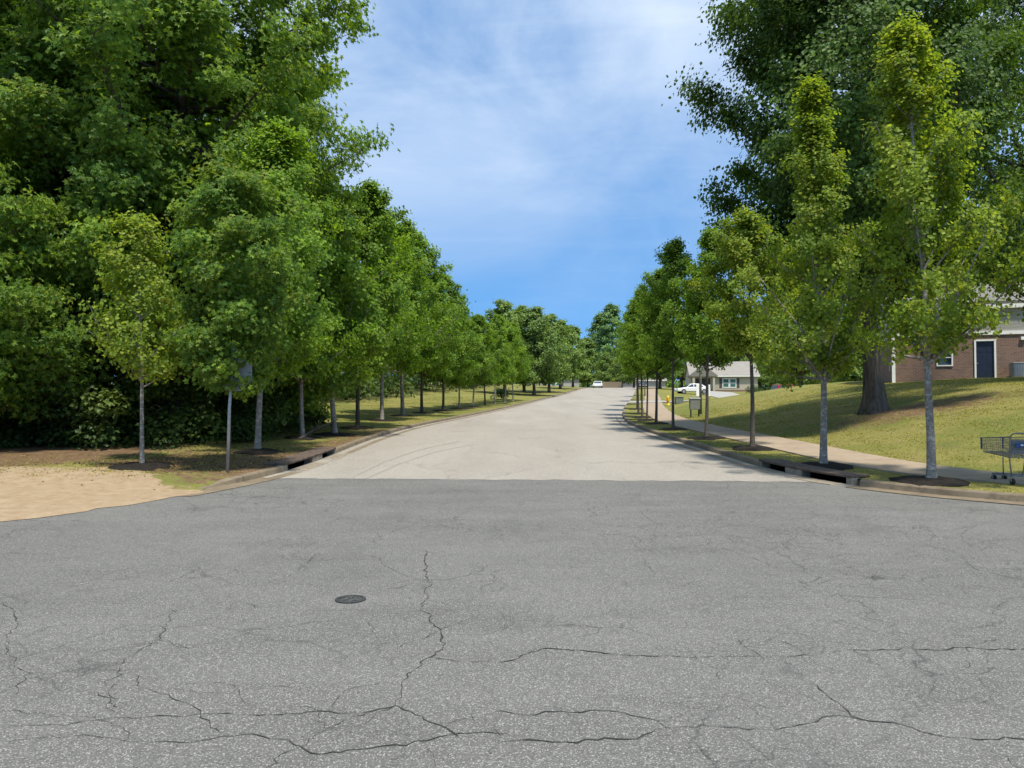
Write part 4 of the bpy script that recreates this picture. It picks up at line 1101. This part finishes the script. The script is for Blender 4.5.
# ------------------------------------------------------------------ beige house far up the street
def far_house(cx, cy, z, rz, label, wallmat, roofmat, Wd=11.0, Dp=8.0, porch=True, name='beige_house'):
    root = empty(name, (cx, cy, z), rz); tag(root, label, 'house')
    m = MB(); m.box((0, 0, 1.45), (Wd, Dp, 2.9)); m.build('wall', wallmat, root)
    m = MB(); m.box((0, -.02, .2), (Wd+.1, Dp+.1, .5)); m.build('plinth', M['brick'], root)
    ov = .5; rh = 2.3; m = MB()
    m.prism([(-Dp/2-ov, -.25), (0, rh), (Dp/2+ov, -.25), (Dp/2+ov, -.05), (0, rh+.2), (-Dp/2-ov, -.05)], -Wd/2-.3, Wd/2+.3, lambda a, b, h: (h, a, 2.95+b)); m.build('roof', roofmat, root)
    for h0 in (-Wd/2, Wd/2-.1):
        m = MB(); m.prism([(-Dp/2, 0), (Dp/2, 0), (0, rh-.1)], h0, h0+.1, lambda a, b, h: (h, a, 2.9+b)); m.build('gable', wallmat, root)
    m = MB(); m.box((0, -Dp/2-ov-.015, 2.75), (Wd+.6, .03, .2)); m.build('fascia', M['white'], root)
    for wx in (.3, 1.45):
        f = MB(); f.box((wx, -Dp/2-.03, 1.6), (1.1, .06, 1.6)); fo = f.build('window', M['white'], root)
        g = MB(); g.box((wx, -Dp/2-.065, 1.95), (.86, .012, .58)); g.box((wx, -Dp/2-.065, 1.24), (.86, .012, .58)); g.build('pane', M['teal'], fo)
    for wx in (-.55, 2.3):
        s = MB(); s.box((wx, -Dp/2-.03, 1.6), (.42, .05, 1.6)); s.build('shutter', M['shutter'], root)
    if porch:
        for px_ in (.3, 3.6):
            m = MB(); m.box((-Wd/2+px_, -Dp/2-1.6, 1.3), (.35, .35, 2.6)); m.build('porch_column', wallmat, root)
        m = MB(); m.prism([(-.4, 0), (4.2, 0), (4.2, .2), (1.9, 1.9), (-.4, .2)], -Dp/2-1.9, -Dp/2+2.2, lambda a, b, h: (-Wd/2+a, h, 2.65+b)); m.build('porch_roof', roofmat, root)
        m = MB(); m.box((-Wd/2+2.0, -Dp/2-.06, 1.2), (2.4, .08, 2.3)); m.build('garage_door', M['shutter'], root)
    return root
xh, yh = (727-CX)/F*128, 128+4
far_house(xh, yh, 3.75, -.12, 'beige house with green glazed double window, grey shutters and a gabled porch', M['beige'], M['roof_far'])
far_house((551-CX)/F*160, 168, 4.9, .1, 'pale house front glimpsed between trunks near the white lamp globe', M['siding'], M['roof_far'], 12, 8, False, 'pale_house')
far_house((642-CX)/F*185, 192, 4.9, -.2, 'pale house glimpsed past the footpath row at the street end', M['siding'], M['roof_far'], 14, 8, False, 'pale_house')

# ------------------------------------------------------------------ small roadside things
def hydrant():
    x, y, z = on(668, 60)
    r = empty('fire_hydrant', (x, y, z)); tag(r, 'yellow fire hydrant on the grass beside the footpath', 'fire hydrant')
    m = MB(); m.lathe([(.17, -.05), (.17, .05), (.115, .06), (.115, .50), (.15, .51), (.15, .56)], 14); m.build('barrel', M['yellow'], r, True)
    m = MB(); m.lathe([(.145, .56), (.13, .65), (.07, .72), (.03, .73), (.03, .78), (.001, .785)], 14); m.build('bonnet', M['yellow'], r, True)
    m = MB(); m.tube([(-.2, 0, .40), (.2, 0, .40)], .055, 10); m.tube([(0, 0, .38), (0, -.19, .38)], .07, 10); m.build('outlet', M['yellow'], r, True)
hydrant()
x, y, z = on(679, 61); r = empty('utility_box', (x, y, z)); tag(r, 'grey green utility box on the grass next to the yellow hydrant', 'utility box')
m = MB(); m.box((0, 0, .24), (.62, .55, .52)); m.build('cabinet', M['boxgreen'], r, bevel=.02)
m = MB(); m.box((0, -.01, .52), (.66, .6, .05)); m.build('lid', M['boxgreen'], r, bevel=.015)
x, y, z = on(694.5, 40); r = empty('notice_board', (x, y, z)); tag(r, 'weathered grey box board on two dark legs beside the footpath', 'notice board')
m = MB(); m.box((0, 0, .68), (.52, .28, .55)); m.build('box', M['boardgrey'], r, bevel=.02)
m = MB(); m.prism([(-.17, 0), (.17, 0), (0, .09)], -.29, .29, lambda a, b, h: (h, a, .957+b)); m.build('roof', M['boardgrey'], r)
for a in (-.2, .22):
    m = MB(); m.box((a, 0, .12), (.06, .06, .56)); m.build('leg', M['rubber'], r)
x, y, z = on(700.5, 41.5); r = empty('lamp_post', (x, y, z)); tag(r, 'slim grey post rising through the maple crowns beside the grey board', 'post')
m = MB(); m.tube([(0, 0, -.2), (0, 0, 2.4), (0, 0, 5.6)], [.075, .065, .045], 10); m.build('post', M['boardgrey'], r, True)
m = MB(); m.tube([(0, 0, 5.5), (-.5, 0, 5.75), (-1.1, 0, 5.8)], [.03, .03, .025], 8); m.build('arm', M['boardgrey'], r, True)
m = MB(); m.box((-1.3, 0, 5.79), (.5, .2, .1)); m.build('lamp_head', M['steel'], r, bevel=.03)
for px, d, lab in ((698.5, 70, 'white upright marker panel on the driveway edge, the one nearer the grey board'), (708, 72, 'white upright marker panel on the driveway edge, the one nearer the beige house')):
    x, y, z = on(px, d); r = empty('marker_panel', (x, y, z)); tag(r, lab, 'panel')
    m = MB(); m.box((0, 0, .95), (.42, .05, 1.1)); m.build('panel', M['white'], r, bevel=.01)
    m = MB(); m.box((-.15, .03, .4), (.05, .04, 1.0)); m.box((.15, .03, .4), (.05, .04, 1.0)); m.build('stake', M['wood'], r)
x, y, z = on(573, 128); r = empty('street_lamp', (x, y, z)); tag(r, 'small post lamp with white globe at the crest of the street', 'street lamp')
m = MB(); m.tube([(0, 0, -.2), (0, 0, 2.5)], [.06, .045], 8); m.build('post', M['rubber'], r, True)
m = MB(); m.lathe([(.001, 2.45), (.16, 2.52), (.22, 2.68), (.16, 2.84), (.001, 2.9)], 12); m.build('globe', M['lamp'], r, True)
# tan fence at the crest
r = empty('wooden_fence', (20.6, 157, float(road_z(157)))); tag(r, 'low tan board fence at the end of the street', 'fence')
m = MB()
for k in range(18): m.box((-1.9+k*.22, 0, .75), (.2, .03, 1.5+.06*random.random()))
m.build('board_panel', M['wood'], r)
for k in (-2.0, 0, 2.0):
    m = MB(); m.box((k, .06, .8), (.1, .09, 1.65)); m.build('post', M['wood'], r)
# shrubs by the far driveway
sh = [mass('foliage', [(rng.uniform(-.6, .6), rng.uniform(-.5, .5), rng.uniform(.25, .9)) for _ in range(14)], [rng.uniform(.3, .5) for _ in range(14)], 60, .12, M['shrub'], 20+i) for i in range(2)]
for i, (px, d, s, lab) in enumerate([(763, 98, 1.5, 'dark shrub at the driveway edge before the red vehicle'), (752, 118, 1.3, 'dark shrub at the far end wall of the beige house'),
                                     (500, 74, 1.2, 'low dark shrub on the lawn behind the pale trunks'), (318, 28, 1.0, 'light green shrub at the wood edge behind the thicker grey trunk'),
                                     (250, 21.8, .8, 'pale green low shrub behind the stop sign post')]):
    x, y, z = on(px, d); o = empty('shrub', (x, y, z), i*1.3, s); tag(o, lab, 'shrub', 'shrubs at the lawn edges'); link('foliage', sh[i % 2], o)

# ------------------------------------------------------------------ sun, sky, camera
EL, AZ = R(65), math.atan2(-.93, .37)       # direction towards the sun (from +x, a little behind the camera)
sd = Vector((math.cos(EL)*math.cos(AZ), math.cos(EL)*math.sin(AZ), math.sin(EL)))
sl = bpy.data.lights.new('sun', 'SUN'); sl.energy = 3.0; sl.angle = R(3.2); sl.color = (1, .93, .80)
so = bpy.data.objects.new('sun', sl); COL.objects.link(so); so.rotation_euler = sd.to_track_quat('Z', 'Y').to_euler(); so.location = (0, 0, 60)

wd = bpy.data.worlds.new('World'); scene.world = wd; wd.use_nodes = True
nt = wd.node_tree; N = nt.nodes; Lk = nt.links; bg = N['Background']
sky = N.new('ShaderNodeTexSky'); sky.sky_type = 'NISHITA'; sky.sun_disc = False; sky.sun_elevation = EL
sky.sun_rotation = math.atan2(sd.x, sd.y); sky.altitude = 100; sky.air_density = 1.0; sky.dust_density = .6; sky.ozone_density = 3.0
tc = N.new('ShaderNodeTexCoord'); lift = N.new('ShaderNodeVectorMath'); lift.operation = 'MULTIPLY_ADD'; lift.inputs[1].default_value = (1, 1, .7); lift.inputs[2].default_value = (0, 0, .30); Lk.new(tc.outputs['Generated'], lift.inputs[0]); Lk.new(lift.outputs[0], sky.inputs[0]); sep = N.new('ShaderNodeSeparateXYZ'); Lk.new(tc.outputs['Generated'], sep.inputs[0])
def wm(op, a, b=0.0, clamp=False):
    n = N.new('ShaderNodeMath'); n.operation = op; n.use_clamp = clamp
    for i, q in ((0, a), (1, b)):
        if hasattr(q, 'links'): Lk.new(q, n.inputs[i])
        else: n.inputs[i].default_value = q
    return n.outputs[0]
zc = wm('ADD', wm('MAXIMUM', sep.outputs[2], 0.0), .12)
cmb = N.new('ShaderNodeCombineXYZ'); Lk.new(wm('DIVIDE', sep.outputs[0], zc), cmb.inputs[0]); Lk.new(wm('DIVIDE', sep.outputs[1], zc), cmb.inputs[1])
def cloud(scale, rot, loc, lo, hi, rough=.6, sc=1.0, dist=.6, src=None):
    mp = N.new('ShaderNodeMapping'); mp.inputs['Rotation'].default_value = (0, 0, rot); mp.inputs['Scale'].default_value = scale; mp.inputs['Location'].default_value = loc
    Lk.new(src or cmb.outputs[0], mp.inputs[0])
    n = N.new('ShaderNodeTexNoise'); n.inputs['Scale'].default_value = sc; n.inputs['Detail'].default_value = 8; n.inputs['Roughness'].default_value = rough; n.inputs['Distortion'].default_value = dist
    Lk.new(mp.outputs[0], n.inputs[0])
    r = N.new('ShaderNodeMapRange'); r.inputs[1].default_value = lo; r.inputs[2].default_value = hi; Lk.new(n.outputs['Fac'], r.inputs[0]); return r.outputs[0]
c1 = cloud((2.2, 2.2, 4.0), .4, (1.3, .7, .2)  , .14, .74, .56, 1.15, .9, tc.outputs['Generated'])      # soft veil
c2 = cloud((1.0, 2.6, 1), .35, (5.1, 1.7, 0), .50, .86, .62)     # streaks
hi = N.new('ShaderNodeMapRange'); hi.inputs[1].default_value = .12; hi.inputs[2].default_value = .46; hi.inputs[3].default_value = .22; hi.inputs[4].default_value = .95
Lk.new(sep.outputs[2], hi.inputs[0])
fac = wm('MULTIPLY', wm('ADD', wm('MULTIPLY', c1, 1.05), wm('MULTIPLY', c2, .26)), hi.outputs[0], True)
mx = N.new('ShaderNodeMix'); mx.data_type = 'RGBA'; Lk.new(fac, mx.inputs[0]); tn = N.new('ShaderNodeMix'); tn.data_type = 'RGBA'; tn.blend_type = 'MULTIPLY'; tn.inputs[0].default_value = 1; tn.inputs[7].default_value = (.33, .73, .90, 1); Lk.new(sky.outputs[0], tn.inputs[6]); Lk.new(tn.outputs[2], mx.inputs[6]); mx.inputs[7].default_value = (2.85, 3.35, 4.05, 1)
Lk.new(mx.outputs[2], bg.inputs[0]); bg.inputs[1].default_value = .135

cam = bpy.data.cameras.new('camera'); cam.sensor_width = 36; cam.lens = F/1024*36; cam.clip_end = 4000; cam.clip_start = .05
co = bpy.data.objects.new('camera', cam); COL.objects.link(co); co.location = (0, 0, CAMZ); co.rotation_euler = (math.pi/2+PITCH, 0, 0)
scene.camera = co
scene.render.resolution_x, scene.render.resolution_y = 1024, 768
vs_ = scene.view_settings; vs_.view_transform = 'Standard'; vs_.look = 'None'; vs_.exposure = 1.0; vs_.gamma = 1; vs_.use_curve_mapping = False
cy = scene.cycles; cy.max_bounces = 8; cy.diffuse_bounces = 4; cy.transmission_bounces = 6; cy.glossy_bounces = 2; cy.transparent_max_bounces = 4
cy.use_denoising = True; cy.use_adaptive_sampling = True
cy.sample_clamp_indirect = 6.0
